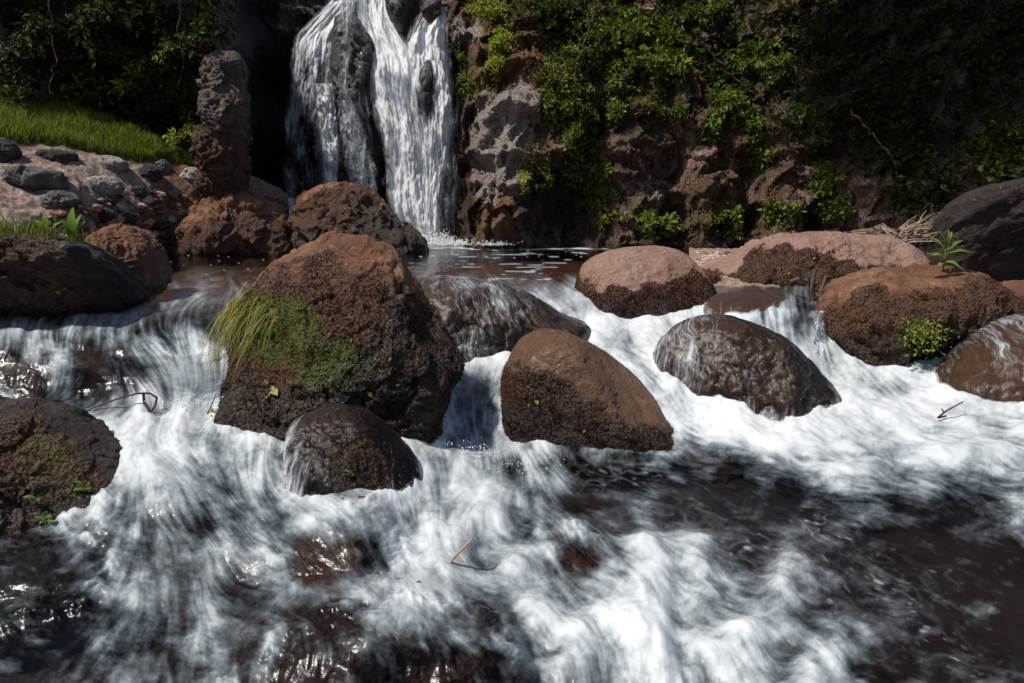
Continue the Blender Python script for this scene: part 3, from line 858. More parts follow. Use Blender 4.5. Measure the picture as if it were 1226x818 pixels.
# ------------------------------------------------------------------ stream surface: water height control points (photo px -> z)
ZC = [
 (-240,300,0),(0,300,0),(200,300,0),(400,300,0),(600,300,0),(800,300,0),(1000,300,0),(1226,300,0),(1470,300,0),
 (200,320,0),(400,320,0),(600,320,0),(800,320,0),(1000,325,0),(1226,330,0),(1470,330,0),(500,338,-.005),(600,338,-.005),(660,340,-.01),
 (-240,350,-.04),(0,350,-.05),(100,352,-.06),(180,347,-.02),(230,342,-.01),(280,342,-.01),(330,345,-.02),
 (230,360,-.06),(150,375,-.09),(50,385,-.11),(-60,388,-.12),(-240,390,-.12),(270,385,-.09),(250,400,-.12),(100,408,-.14),(0,405,-.14),(180,415,-.16),
 (230,420,-.17),(270,418,-.17),(200,445,-.27),(160,455,-.34),(240,455,-.30),(280,455,-.30),(240,485,-.42),(275,482,-.42),
 (0,490,-.43),(100,478,-.42),(-100,490,-.43),(-240,490,-.43),(190,485,-.43),(330,485,-.43),(400,492,-.44),(440,505,-.46),(480,530,-.51),(505,560,-.56),
 (150,520,-.46),(250,530,-.48),(320,560,-.51),(200,560,-.51),(180,600,-.56),(300,600,-.56),(-100,560,-.5),
 (190,640,-.63),(280,650,-.63),(0,690,-.70),(120,690,-.70),(300,700,-.71),(350,690,-.68),(460,690,-.68),(500,680,-.66),(520,640,-.62),(530,600,-.61),
 (-240,700,-.72),(0,818,-.78),(200,780,-.77),(350,790,-.76),(620,800,-.76),(-240,818,-.78),(400,740,-.72),(560,740,-.70),(640,720,-.68),
 (0,960,-.82),(400,960,-.84),(800,960,-.84),(1200,960,-.8),(-240,960,-.82),(1470,960,-.8),
 (520,400,-.29),(580,408,-.29),(640,400,-.27),(700,392,-.24),(690,365,-.10),(660,352,-.04),
 (760,385,-.22),(850,385,-.20),(860,365,-.1),(900,352,-.04),(960,360,-.06),
 (560,425,-.34),(600,425,-.33),(570,470,-.45),(600,470,-.42),(560,520,-.57),(610,530,-.60),(590,560,-.61),
 (720,405,-.25),(760,425,-.28),(795,450,-.34),(820,480,-.43),(840,505,-.49),(880,505,-.49),(950,505,-.48),
 (985,425,-.32),(1000,450,-.40),(1050,460,-.42),(1110,465,-.42),(1150,480,-.43),(1226,500,-.46),(1470,500,-.46),(1470,400,-.2),
 (1000,530,-.52),(1100,540,-.53),(1226,560,-.55),(1470,560,-.55),(880,535,-.54),(840,535,-.56),
 (640,560,-.61),(700,560,-.62),(800,560,-.62),(900,580,-.61),(1000,620,-.62),(1200,640,-.62),(1470,640,-.62),(1200,800,-.66),(1470,800,-.66),
 (700,620,-.62),(850,660,-.64),(1000,720,-.65),(1050,800,-.69),(850,760,-.71),(700,720,-.68),(620,660,-.64),(560,640,-.62),(900,818,-.74),
]
DC = [
 (0,440,.28),(60,440,.32),(120,440,.28),(160,452,.35),(60,462,.3),(120,462,.25),(0,465,.35),(-100,440,.3),(395,640,.45),(440,650,.3),(410,665,.25),(440,675,.15),(370,672,.4),(430,692,.25),(465,680,.28),(685,655,.35),(700,675,.15),(722,676,.3),(680,668,.25),(712,692,.45),(665,662,.6),(430,765,.3),(480,765,.15),(540,775,.1),(585,795,.0),(520,800,.05),(380,780,.3),(330,790,.35),(440,800,.2),(590,815,.0),(400,815,.2),(540,820,.0),(60,680,.15),
 (-240,300,0),(200,300,0),(400,300,0),(1000,300,0.1),(1470,300,0),(200,325,0),(440,320,0.1),(560,320,.12),(680,320,.1),(850,318,0),(1000,330,0),(1300,330,0),
 (-240,350,0),(0,352,0),(100,350,.05),(180,343,0.32),(240,345,0.47),(280,350,0.37),(120,368,.48),(200,368,.5),(250,382,.22),(270,395,.25),(30,378,.45),(80,392,.62),(150,395,.68),(60,374,.42),(0,400,.6),
 (-200,400,.5),(100,410,.6),(200,420,.55),(260,425,.55),(225,450,.8),(270,455,.75),(240,480,.95),(190,460,.65),
 (0,490,.25),(60,485,.35),(-200,490,.2),(130,485,.8),(200,495,.98),(300,490,.95),(380,487,.95),(100,510,.65),(60,510,.45),(300,530,.85),(230,540,.8),(160,540,.75),(330,570,.8),
 (200,590,.7),(270,610,.72),(330,600,.75),(180,630,.65),(240,670,.45),(300,650,.6),(420,620,.65),(350,650,.5),(470,640,.7),(420,500,.85),(470,525,.85),(500,555,.85),
 (180,690,.65),(190,730,.6),(110,670,.2),(60,700,.18),(30,760,.12),(100,790,.16),(220,740,.45),(250,800,.35),(330,720,.5),(340,780,.4),(430,710,.55),(10,830,.1),(160,800,.4),
 (-200,700,.1),(-200,860,.1),(200,900,.3),(500,900,.4),
 (520,600,.95),(560,640,1.05),(520,670,.9),(600,600,.85),(610,650,1),(560,690,.95),(480,710,.7),(550,715,.55),(590,740,.6),(650,690,1),(640,740,.75),(560,765,.6),(700,740,.95),(650,790,.65),(620,770,.5),(720,790,.85),
 (760,700,1),(750,740,1.05),(800,790,1),(770,840,.95),(850,740,.9),(900,800,.9),(960,790,.85),(1010,810,.75),(900,720,.75),(850,680,.68),(780,640,.68),(720,610,.68),(660,580,.7),(620,560,.75),
 (900,900,.8),(1200,900,.2),
 (700,555,.3),(760,560,.16),(760,590,.42),(830,560,.14),(850,600,.3),(900,580,.12),(880,555,.2),(900,640,.42),(950,600,.15),(960,680,.40),(1050,640,.1),(1150,640,.12),(1100,700,.08),(1200,750,.05),(1120,790,.18),(1020,720,.22),
 (1040,760,.4),(1220,810,.15),(1400,700,.1),(1400,850,.1),
 (1000,515,1.05),(900,525,1.05),(870,512,1.05),(940,545,.95),(1080,500,1),(1040,470,1),(1150,490,1),(1226,505,.85),(1100,555,.9),(1200,560,.6),(1020,570,.8),(980,575,.6),(1050,530,.8),(1180,525,.85),(1226,590,.5),(1120,590,.5),(1400,540,.6),
 (520,400,.8),(580,412,.98),(650,402,1),(550,440,.7),(575,470,.55),(560,500,.5),(590,520,.55),(560,545,.8),(600,440,.85),(600,490,.6),
 (700,395,1.1),(760,388,1.15),(820,388,1.1),(770,405,1.05),(740,410,.95),(860,385,.9),(800,430,.95),(790,450,.9),(820,480,1),(840,500,1),(985,430,.9),(1000,455,1),(870,368,.4),(960,365,.2),
 (655,348,.7),(690,368,.7),(625,335,.3),(670,335,.25),(560,335,.4),(500,336,.35),
]
FL = [
 (60,445,.0,1),(120,445,.15,1),(0,445,-.15,1),(410,660,.4,1),(440,680,.5,1),(690,670,.5,1),(480,780,.3,1),(560,790,.6,.9),(400,790,-.2,1),
 (-100,320,1,.1),(300,320,1,.1),(800,310,-1,.1),(560,330,.5,1),(640,348,.9,.6),(690,375,.8,.9),(250,347,-1,.2),(150,370,-1,.2),(60,385,-.6,.5),(60,402,-.1,1),(0,402,-.3,1),(130,402,.2,1),(190,410,.7,.7),(250,395,0,1),(240,450,0,1),(275,450,.1,1),(190,460,.6,1),
 (0,490,-1,.1),(80,495,-1,.15),(160,515,-.9,.4),(240,495,-.6,.5),(320,490,.2,1),(400,494,1,.12),(460,520,1,.6),(500,558,.8,1),(340,520,-.25,1),(310,560,0,1),
 (200,545,.7,.6),(260,590,.7,.8),(190,600,.5,.9),(320,620,.7,.7),(400,605,1,.3),(380,650,.7,.8),(450,640,.8,.8),(480,680,.5,1),(200,650,.2,1),(260,680,.3,1),(170,700,-.3,1),(90,720,-1,.3),(40,780,-1,.15),(150,800,-.4,1),
 (300,730,1,-.1),(400,715,1,.0),(330,780,-.3,1),(450,740,.9,.3),(250,780,0,1),
 (560,600,-.7,.6),(510,650,.0,1),(600,650,.8,.4),(560,700,1,.3),(640,740,.9,.5),(700,700,.9,.5),(760,720,.3,1),(760,790,.1,1),(850,770,.7,.8),(950,800,.8,.7),(900,720,.9,.5),(820,680,.9,.4),(720,620,.95,.25),(640,590,.5,.9),
 (580,425,-.2,1),(555,480,0,1),(590,530,.25,1),(605,480,-.45,1),(720,395,-.9,.2),(640,402,-1,.1),(780,395,.6,.6),(760,420,.9,.6),(800,450,.7,.9),(825,485,.5,1),(865,520,1,.25),(950,530,1,.15),(1050,525,1,.25),(1150,530,1,.25),(1230,545,1,.3),
 (990,440,.5,1),(1060,485,.9,.5),(1130,485,1,.1),(1000,570,1,.3),(1100,600,1,.4),(1200,620,1,.4),(900,590,1,.25),(760,565,1,.1),(1000,690,1,.4),(1200,760,1,.25),(1060,780,1,.5),(900,650,1,.35),
]
STEP = 1.25
gx = np.arange(-240, 1470 + .1, STEP)
gy = np.concatenate([np.arange(285.5, 290, .5), np.arange(290, 960, STEP)])
GX, GY = np.meshgrid(gx, gy)
# control fields are evaluated on a coarse grid and upsampled
cx = np.arange(-260, 1500, 8.0); cy = np.arange(260, 980, 8.0)
CX, CY = np.meshgrid(cx, cy)
def up(a):
    fx = np.clip((GX - cx[0]) / 8.0, 0, len(cx) - 1.001); fy = np.clip((GY - cy[0]) / 8.0, 0, len(cy) - 1.001)
    ix = fx.astype(int); iy = fy.astype(int); fx = fx - ix; fy = fy - iy
    return (a[iy, ix] * (1 - fx) + a[iy, ix + 1] * fx) * (1 - fy) + (a[iy + 1, ix] * (1 - fx) + a[iy + 1, ix + 1] * fx) * fy
Zw = up(blur(rbf(ZC, CX, CY, 1.0, 4.0), 0.8))
Zw = np.where(GY < 330, np.where(GY < 322, 0, Zw * (GY - 322) / 8), Zw)
Zw = np.minimum(Zw, 0)
dens = up(rbf(DC, CX, CY, 0.8, 3.0))
flx = up(rbf([(a, b, c / math.hypot(c, d)) for a, b, c, d in FL], CX, CY, 1, 3))
fly = up(rbf([(a, b, d / math.hypot(c, d)) for a, b, c, d in FL], CX, CY, 1, 3))
# swirl
wob = fbm(p3(GX / 70, GY / 44), 1, 3, .5) * 0.7
c_, s_ = np.cos(wob), np.sin(wob)
flx, fly = flx * c_ - fly * s_, flx * s_ + fly * c_
m_ = np.hypot(flx, fly) + 1e-6
flx /= m_; fly /= m_

def lic(noise, vx, vy, L, ds=1.0):
    H, W = noise.shape
    I, J = np.meshgrid(np.arange(H, dtype=np.float32), np.arange(W, dtype=np.float32), indexing='ij')
    acc = noise.copy(); wt = 1.0
    def samp(a, y, x):
        y = np.clip(y, 0, H - 1.001); x = np.clip(x, 0, W - 1.001)
        iy = y.astype(np.int32); ix = x.astype(np.int32); fy = y - iy; fx = x - ix
        return (a[iy, ix] * (1 - fx) + a[iy, ix + 1] * fx) * (1 - fy) + (a[iy + 1, ix] * (1 - fx) + a[iy + 1, ix + 1] * fx) * fy
    for sgn in (1, -1):
        y, x = I.copy(), J.copy()
        for k in range(int(L / ds)):
            iy = np.clip(y.round(), 0, H - 1).astype(np.int32); ix = np.clip(x.round(), 0, W - 1).astype(np.int32)
            y = y + sgn * ds * vy[iy, ix]; x = x + sgn * ds * vx[iy, ix]
            wk = 1 - k * ds / L
            acc = acc + wk * samp(noise, y, x); wt += wk
    return acc / wt

def norm01(a):
    return np.clip(0.5 + (a - a.mean()) / (a.std() * 4.5), 0, 1)
H, W = GX.shape
vx = flx.astype(np.float32); vy = fly.astype(np.float32)
nz1 = blur(rng.normal(size=(H, W)), 0.7).astype(np.float32)
nz2 = blur(rng.normal(size=(H, W)), 2.4).astype(np.float32)
nz3 = blur(rng.normal(size=(H, W)), 7.0).astype(np.float32)
l1 = norm01(lic(nz1, vx, vy, 10, 1.2))
l2 = norm01(lic(nz2, vx, vy, 13, 2))
l3 = norm01(lic(nz3, vx, vy, 18, 4))
near = sstep(330, 800, GY)
streak = norm01(l1 * (0.42 - .27 * near) + l2 * 0.34 + l3 * (0.30 + .25 * near))
Wpos = atZ(GX, GY, Zw)
iso = np.clip(.5 + .9 * fbm(p3(GX / 26, GY / 17), 1, 5, .62, seed=12), 0, 1)
froth = np.clip(.5 + 1.0 * fbm(p3(GX / 5.5, GY / 4.5), 1, 3, .6, seed=14), 0, 1)
silk = sstep(-.35, .45, fbm(p3(GX / 75, GY / 50), 1, 3, seed=15) + .15)        # where the flow is silky rather than frothy
streak = .5 + (streak - .5) * (.30 + .60 * silk) + (iso - .5) * .55 + (froth - .5) * (.30 - .22 * silk) * (1 - .5 * near)
calm = GY < 335
streak = np.where(calm, 0.5 + (streak - .5) * sstep(318, 335, GY), streak)
# foam near the shore line of the pool under the fall
shore = sstep(302, 294, GY) * sstep(480, 505, GX) * sstep(900, 700, GX)
shore_n = fbm(p3(GX / 16, GY / 2.2), 1, 3)
dens = np.where(GY < 318, dens * 0.5 + shore * (1.3 + 1.3 * shore_n), dens)
dens = dens + 1.0 * np.exp(-((GX - 352) / 34) ** 2 - ((GY - 297) / 1.6) ** 2) + 1.3 * np.exp(-((GX - 520) / 34) ** 2 - ((GY - 291) / 4.0) ** 2)
dens += 0.22 * fbm(p3(GX / 42, GY / 26), 1, 4, .6, seed=3)
# lacy flecks
lc = fbm(np.stack([Wpos[..., 0] * 22, Wpos[..., 1] * 16, 0 * GX], -1), 1, 3)
lc2 = fbm(np.stack([Wpos[..., 0] * 3, Wpos[..., 1] * 3, 0 * GX + 4], -1), 1, 2)
fk1 = norm01(lic(blur(rng.normal(size=(H, W)), 0.9).astype(np.float32), vx, vy, 4.5, 1.2))
fk2 = norm01(lic(blur(rng.normal(size=(H, W)), 1.9).astype(np.float32), vx, vy, 8, 1.6))
fk = np.maximum(fk1, fk2 * (.5 + .36 * near))
pool = sstep(640, 760, GX) * sstep(545, 570, GY)
WW = np.stack([Wpos[..., 0], Wpos[..., 1] * .8, 0 * GX], -1)
WW = WW + .03 * np.stack([fbm(WW, 9, 2), fbm(WW, 9, 2, seed=3), 0 * GX], -1)
net = 1 - 2.6 * np.abs(pnoise(WW * 14)) - .25 * np.abs(fbm(WW, 40, 2))
clus = sstep(-.05, .45, fbm(WW, 2.2, 4, .6, seed=9) + .9 * (dens - .18))
lz = (.38 * sstep(.35, 1.0, net) * clus + .6 * sstep(0.70, 0.95, fk1) * clus) * sstep(335, 345, GY) * sstep(.0, .2, dens + .05) * sstep(.8, .4, dens) * (.25 + .75 * pool)
pf = fbm(np.stack([Wpos[..., 0] * 2.5, Wpos[..., 1] * 5.0, 0 * GX + 9], -1), 1, 4)
lz = np.maximum(lz, np.where(GY < 338, sstep(0.36, 0.48, pf + .16 * sstep(480, 560, GX) * sstep(900, 700, GX)) * sstep(440, 520, GX) * sstep(860, 760, GX), 0))
spk = fbm(np.stack([Wpos[..., 0] * 14, Wpos[..., 1] * 9.0, 0 * GX + 2], -1), 1, 2)
lz = np.maximum(lz, np.where(GY < 330, sstep(0.47, 0.56, spk + .12 * shore), 0))
# relief: turbulence where the water is white
tb = fbm(np.stack([Wpos[..., 0] * 7, Wpos[..., 1] * 7, 0 * GX], -1), 1, 3)
nz4 = blur(rng.normal(size=(H, W)), 11.0).astype(np.float32)
l4 = norm01(lic(nz4, vx, vy, 22, 6))
l4 = blur(l4, 2)
sc4 = .35 + .65 * near
dens = dens + .60 * (l4 - .5) * sstep(340, 400, GY) * sstep(.05, .4, dens) - .09 * sstep(540, 620, GY) * sstep(.3, .8, dens)
amp = sstep(0.2, 0.9, dens) * sstep(330, 360, GY)
steep = np.abs(np.gradient(Zw, axis=0)) / STEP
l3s = blur(l3, 3)
Zr = Zw + amp * (0.020 * (l3s - .5) * 2 + 0.026 * tb + .085 * sc4 * (l4 - .5))
# water heaps and foams where it meets a boulder
allV, allF, o_ = [], [], 0
for r in ROOTS.values():
    if 1.5 < r['c'][1] < 6 and r['size'] > .1:
        k_ = 1
        allV.append(r['V']); allF.append(r['F'] + o_); o_ += len(r['V'])
rt = BVHTree.FromPolygons(np.concatenate(allV).tolist(), np.concatenate(allF).tolist())
cf_ = np.zeros(((H + 3) // 4, (W + 3) // 4))
for a in range(cf_.shape[0]):
    for b in range(cf_.shape[1]):
        p_ = WV_ = Wpos[min(a * 4, H - 1), min(b * 4, W - 1)]
        if gy[min(a * 4, H - 1)] > 335:
            h = rt.find_nearest(Vector(p_), .16)
            if h[0] is not None: cf_[a, b] = math.exp(-h[3] / .05)
cf_ = np.kron(cf_, np.ones((4, 4)))[:H, :W]
cf_ = blur(cf_, 2.5)
cn = np.clip(.55 + .9 * fbm(p3(GX / 22, GY / 16), 1, 3, seed=31), 0, 1.3)
Zr = Zr + .030 * cf_ * cn
dens = dens + .55 * cf_ * cn * sstep(.12, .45, dens)
Zr += np.where(GY > 340, 0.003 * (blur(l2, 1.2) - .5) * 2, 0)
Zr += np.where(GY < 340, 0.006 * fbm(np.stack([Wpos[..., 0] * 5, Wpos[..., 1] * 3, 0 * GX + 1], -1), 1, 3), 0) * sstep(288, 300, GY)
WV = Wpos.copy(); WV[..., 2] = Zr
# the sheet climbs over the submerged boulders
origin = Vector((0, 0, CAMH))
frac = np.ones((H, W))
dist = np.linalg.norm(WV - np.array([0, 0, CAMH]), axis=-1)
for key in ('sub1', 'sub2', 'sub3', 'sub4', 'ledge', 'spur'):
    r = ROOTS[key]
    tree_ = BVHTree.FromPolygons(r['V'].tolist(), r['F'].tolist())
    qx, qy = proj(r['V'])
    ii, jj = np.where((GX > qx.min()) & (GX < qx.max()) & (GY > qy.min()) & (GY < qy.max()))
    for a, b in zip(ii, jj):
        d_ = Vector(WV[a, b]) - origin
        L_ = d_.length
        h = tree_.ray_cast(origin, d_ / L_)
        if h[0] is not None and h[3] - .012 < L_:
            frac[a, b] = min(frac[a, b], (h[3] - .012) / L_)
on = frac < 1
fm = frac.copy()
for _ in range(4):
    t_ = fm.copy()
    t_[1:] = np.minimum(t_[1:], fm[:-1]); t_[:-1] = np.minimum(t_[:-1], fm[1:]); t_[:, 1:] = np.minimum(t_[:, 1:], fm[:, :-1]); t_[:, :-1] = np.minimum(t_[:, :-1], fm[:, 1:])
    fm = t_
frac_s = blur(fm, 4.0)
WV = np.array([0, 0, CAMH]) + (WV - np.array([0, 0, CAMH])) * frac_s[..., None]
stream = mkmesh('stream_water', WV.reshape(-1, 3), gridfaces(H, W), M_STREAM,
                attrs={'dens': dens.ravel(), 'streak': streak.ravel(), 'lace': lz.ravel(), 'ruf': (.07 + .17 * sstep(335, 350, GY)).ravel()})
tag(stream, kind='structure')
# stream bed under it
BV = Wpos[::6, ::6].copy()
bd = fbm(BV * 1.0, 1.4, 3)
BV[..., 2] -= 0.20 + 0.08 * bd
mud = sstep(5.0, 5.8, BV[..., 1] + .5 * sstep(480, 560, GX[::6, ::6]) * sstep(900, 800, GX[::6, ::6])) * sstep(-.06, -.01, Zw[::6, ::6])
BV[..., 2] = np.minimum(BV[..., 2], -0.28 + 0.04 * bd + .17 * mud)
bed = mkmesh('stream_bed', BV.reshape(-1, 3), gridfaces(*BV.shape[:2]), M_BED, attrs={'mud': mud.ravel()})
tag(bed, kind='structure')
gnd = mkmesh('ground', np.array([[-150, -150, -1.6], [150, -150, -1.6], [150, 150, -1.6], [-150, 150, -1.6]]), np.array([[0, 1, 2, 3]]), M_BED)
tag(gnd, kind='structure')

# ------------------------------------------------------------------ water films over the covered boulders
def film(key, src, fu, fv, dfun, off=0.008, zmin=None):
    r = ROOTS[key]
    V = r['V'] + r['N'] * off
    px, py = proj(V)
    # flow coordinates: azimuth about a point upstream, and path length
    dx, dy = V[:, 0] - src[0], V[:, 1] - src[1]
    rad = np.hypot(dx, dy)
    azm = np.arctan2(dx, -dy)
    mean = rad.mean()
    wob = 0.04 * fbm(V, 6, 2)
    flow = np.stack([(azm * mean + wob) * fu, (rad - V[:, 2] * 1.2) * fv, 0 * rad], -1)
    d = dfun(px, py, V, r['N'])
    keep = d > -0.6
    fk = keep[r['F']].all(1)
    Fk = r['F'][fk]
    used = np.unique(Fk); mp = np.full(len(V), -1); mp[used] = np.arange(len(used))
    o = mkmesh('water_sheet', V[used], mp[Fk], M_FILM, True, {'dens': d[used], 'flow': flow[used]})
    tag(o, kind='structure')
    return o

def dctrl(pts):
    def f(px, py, V, Nn):
        d = rbf(pts, px, py, 1, 4)
        return np.where((Nn[:, 1] > 0.55) & (Nn[:, 2] < .3), -1, d)
    return f
film('dome', (-.9 + 2.2, 5.2), 1.3, 1.0, dctrl([(800,430,.55),(820,400,.55),(860,390,.35),(900,390,.15),(940,410,.15),(970,440,.2),(820,450,.35),(850,440,.4),(840,480,.25),(880,470,.2),(860,420,.35),(900,430,.15),(940,460,.05),(980,480,.1),(990,495,.7),(900,500,.45),(850,500,.5),(940,500,.4)]))
film('flat', (1.6, 5.6), 1.3, 1.0, dctrl([(850,380,.5),(870,360,.2),(920,356,0),(960,365,.0),(890,375,.2),(940,380,.0),(900,400,.55),(950,405,.45),(970,410,.4),(870,400,.8),(920,420,.7)]))
film('lip', (-.9, 6.2), 1.2, 1.0, dctrl([(480,345,.4),(520,340,.4),(560,342,.55),(600,348,.5),(640,360,.25),(500,370,.15),(540,370,.35),(590,370,.5),(630,375,.35),(670,385,.2),(700,392,.3),(520,400,.35),(560,400,.5),(600,395,.3),(650,395,.05),(560,410,.7)]))
film('film_right', (2.9, 5.2), 1.2, 1.0, dctrl([(1130,460,.3),(1160,432,.3),(1200,410,.5),(1240,395,.5),(1190,440,.2),(1226,450,.15),(1226,480,.1),(1160,480,.1),(1180,500,.6),(1240,510,.6)]))

film('small', (-.55, 3.4), 1.6, 1.0, dctrl([(345,520,.6),(352,560,.65),(365,600,.6),(372,510,.25),(385,500,.1),(378,560,.0),(400,497,.1),(420,500,-.1),(400,560,-.8),(440,560,-1),(440,510,-.5),(480,535,-.1),(500,575,.2),(440,605,-.8),(400,600,-.6)]))

# ------------------------------------------------------------------ the waterfall
def ribbon(rows, holes=(), seed=0.0, nu=90, nv=260, bulge=0.12, edge=.2):
    """rows: (py, x left, x right, distance, density left, density middle, density right)"""
    r = np.array(rows, float)
    v = np.linspace(0, 1, nv)
    s = (r[:, 0] - r[0, 0]) / (r[-1, 0] - r[0, 0])
    cols = [np.interp(v, s, r[:, k]) for k in range(7)]
    k_ = np.exp(-.5 * (np.arange(-14, 15) / 6.) ** 2); k_ /= k_.sum()
    cols = [cols[0]] + [np.convolve(np.pad(c, 14, mode='edge'), k_, 'valid') for c in cols[1:]]
    u = np.linspace(0, 1, nu)
    U, Vv = np.meshgrid(u, v)
    py = np.repeat(cols[0][:, None], nu, 1)
    px = cols[1][:, None] * (1 - U) + cols[2][:, None] * U
    px = px + 3.0 * fbm(p3(U * 3, Vv * 5, seed), 1, 3) * np.minimum(1, Vv * 6)
    Y = cols[3][:, None] - bulge * np.sin(np.pi * U) + 0.22 * fbm(p3(U * 5, Vv * 5, seed + 5), 1, 4, .6)
    P = atY(px, py, Y)
    d = np.where(U < .5, cols[4][:, None] * (1 - 2 * U) + cols[5][:, None] * 2 * U, cols[5][:, None] * (2 - 2 * U) + cols[6][:, None] * (2 * U - 1))
    d = d - 1.2 * sstep(edge, 0, U) - 1.2 * sstep(1 - edge, 1, U) + .75 * fbm(p3(U * 5, Vv * 6, seed + 9), 1, 4, .6)
    for hx, hy, hrx, hry, ha in holes:
        d = d - ha * sstep(1.3, .6, np.hypot((px - hx) / hrx, (py - hy) / hry))
    wm = (r[:, 2] - r[:, 1]).mean() / F * r[:, 3].mean(); lm = (r[-1, 0] - r[0, 0]) / F * r[:, 3].mean()
    flow = np.stack([U * wm + seed, Vv * lm, 0 * U + seed], -1)
    return P.reshape(-1, 3), gridfaces(nv, nu), d.ravel(), flow.reshape(-1, 3)

RIB = [
 ribbon([(-20,398,448,11.4,.5,.7,.5),(40,404,448,11.3,.5,.5,.35),(100,400,444,11.3,.5,.4,.25),(160,404,452,11.45,.2,.3,.3),(240,412,458,11.4,.2,.45,.5)], holes=[(428,70,12,50,.5),(445,190,8,50,.6)], seed=21.0, nu=60),
 # left veil
 ribbon([(-30,395,440,12.6,.6,1,.8),(0,392,438,12.5,.6,1,.8),(25,365,420,12.3,.7,1,.6),(45,346,412,12.1,.7,.9,.4),(80,342,410,11.9,.6,.6,.45),(130,334,412,11.8,.5,.35,.65),(180,330,408,11.7,.55,.0,.75),(230,331,406,11.65,.6,.0,.6),(255,334,400,11.6,.6,.2,.3)], seed=1.0),
 ribbon([(100,372,402,11.7,.5,.9,.5),(140,378,406,11.65,.5,.9,.5),(180,382,410,11.6,.6,1.0,.5),(240,384,408,11.5,.5,1.0,.5)], seed=3.0, nu=40),
 ribbon([(120,400,425,11.6,.3,.6,.3),(160,402,440,11.55,.3,.6,.4),(200,405,455,11.5,.2,.55,.6),(245,420,458,11.45,.1,.5,.6)], seed=5.0, nu=50),
 # main column
 ribbon([(-30,424,475,12.6,.9,1.1,.9),(0,422,474,12.5,.9,1.1,.9),(30,425,478,12.2,.8,1.2,1),(60,432,500,12.0,.9,1.4,1.1),(90,428,515,11.8,.9,1.5,1.0),(120,440,512,11.7,1.2,1.5,.9),(160,452,520,11.6,1.2,1.4,.8),(200,455,532,11.55,1,1.15,.8),(240,458,530,11.5,.9,1.25,.9),(292,476,528,11.5,1.1,1.6,1.1)], holes=[(492,150,10,60,.25)], seed=7.0, nu=110),
 # right spout
 ribbon([(8,505,540,11.9,.5,.8,.5),(25,490,540,11.8,.7,1.1,.8),(50,480,540,11.7,.8,1.2,.9),(80,482,545,11.6,.8,1.0,.9),(120,485,550,11.5,.7,.7,1.0),(160,492,548,11.45,.6,.9,.6),(200,500,540,11.4,.6,.9,.3),(250,505,533,11.35,.5,.8,.3),(292,508,530,11.3,.5,.9,.3)], holes=[(511,112,10,34,.75)], seed=11.0),
 # faint veil on the right
 ribbon([(130,520,552,11.9,.2,.5,.3),(180,520,556,11.8,.1,.35,.3),(230,515,555,11.7,.1,.25,.3),(290,512,548,11.6,.2,.3,.2)], seed=13.0, nu=50),
]
off = 0; VV, FF, DD, LL = [], [], [], []
for P, Fc, d, fl in RIB:
    VV.append(P); FF.append(Fc + off); DD.append(d); LL.append(fl); off += len(P)
wf = mkmesh('waterfall', np.concatenate(VV), np.concatenate(FF), M_FALL, True, {'dens': np.concatenate(DD), 'flow': np.concatenate(LL)})
tag(wf, kind='structure')
P, Fc, d, fl = ribbon([(238,344,353,9.9,.9,1.0,.9),(262,346,355,9.7,1,1.1,1),(297,345,356,9.6,1.1,1.2,1.1)], seed=15., nu=30, nv=80, bulge=.03, edge=.2)
wf2 = mkmesh('trickle', P, Fc, M_FALL, True, {'dens': d, 'flow': fl}); tag(wf2, kind='structure')
P, Fc, d, fl = ribbon([(372,966,992,4.05,.3,.6,.4),(400,968,990,3.95,.3,.7,.5),(425,972,996,3.85,.4,.9,.7),(445,976,1003,3.75,.8,1,.9)], seed=17., nu=30, nv=80, bulge=.03, edge=.2)
wf3 = mkmesh('trickle', P, Fc, M_FALL, True, {'dens': d, 'flow': fl * 3}); tag(wf3, kind='structure')

# ------------------------------------------------------------------ vegetation
def leaves(name, P, nrm, size, cols, root=None, aspect=0.55, parent=None, hang=0.3, jit=0.7):
    n = len(P)
    d = rng.normal(size=(n, 3)) * jit + nrm * 0.5; d[:, 2] -= hang
    d /= np.linalg.norm(d, axis=1)[:, None] + 1e-9
    upv = nrm * 0.7 + np.array([0, 0, .9]) + .5 * rng.normal(size=(n, 3))
    s = np.cross(d, upv); s /= np.linalg.norm(s, axis=1)[:, None] + 1e-9
    f = np.cross(s, d)
    L = (size * (.55 + .9 * rng.random(n)))[:, None]
    w_ = L * aspect * .5
    A = P; B = P + d * L * .45 + s * w_ + f * w_ * .35; C = P + d * L - f * L * .08; D = P + d * L * .45 - s * w_ + f * w_ * .35
    V = np.stack([A, B, C, D], 1).reshape(-1, 3)
    k = np.arange(n)[:, None] * 4
    Fc = np.concatenate([k + [0, 1, 2], k + [0, 2, 3]], 0)
    o = mkmesh(name, V, Fc, M_LEAF, False, {'col': np.repeat(cols, 4, 0)})
    if parent is not None: adopt(o, parent)
    return o

def lcol(n, a, b, yel=0.0):
    r = rng.random((n, 1)) ** 1.3
    c = np.array(a) * (1 - r) + np.array(b) * r
    y = (rng.random((n, 1)) < yel)
    return np.where(y, c * np.array([1.8, 1.15, .7]), c)

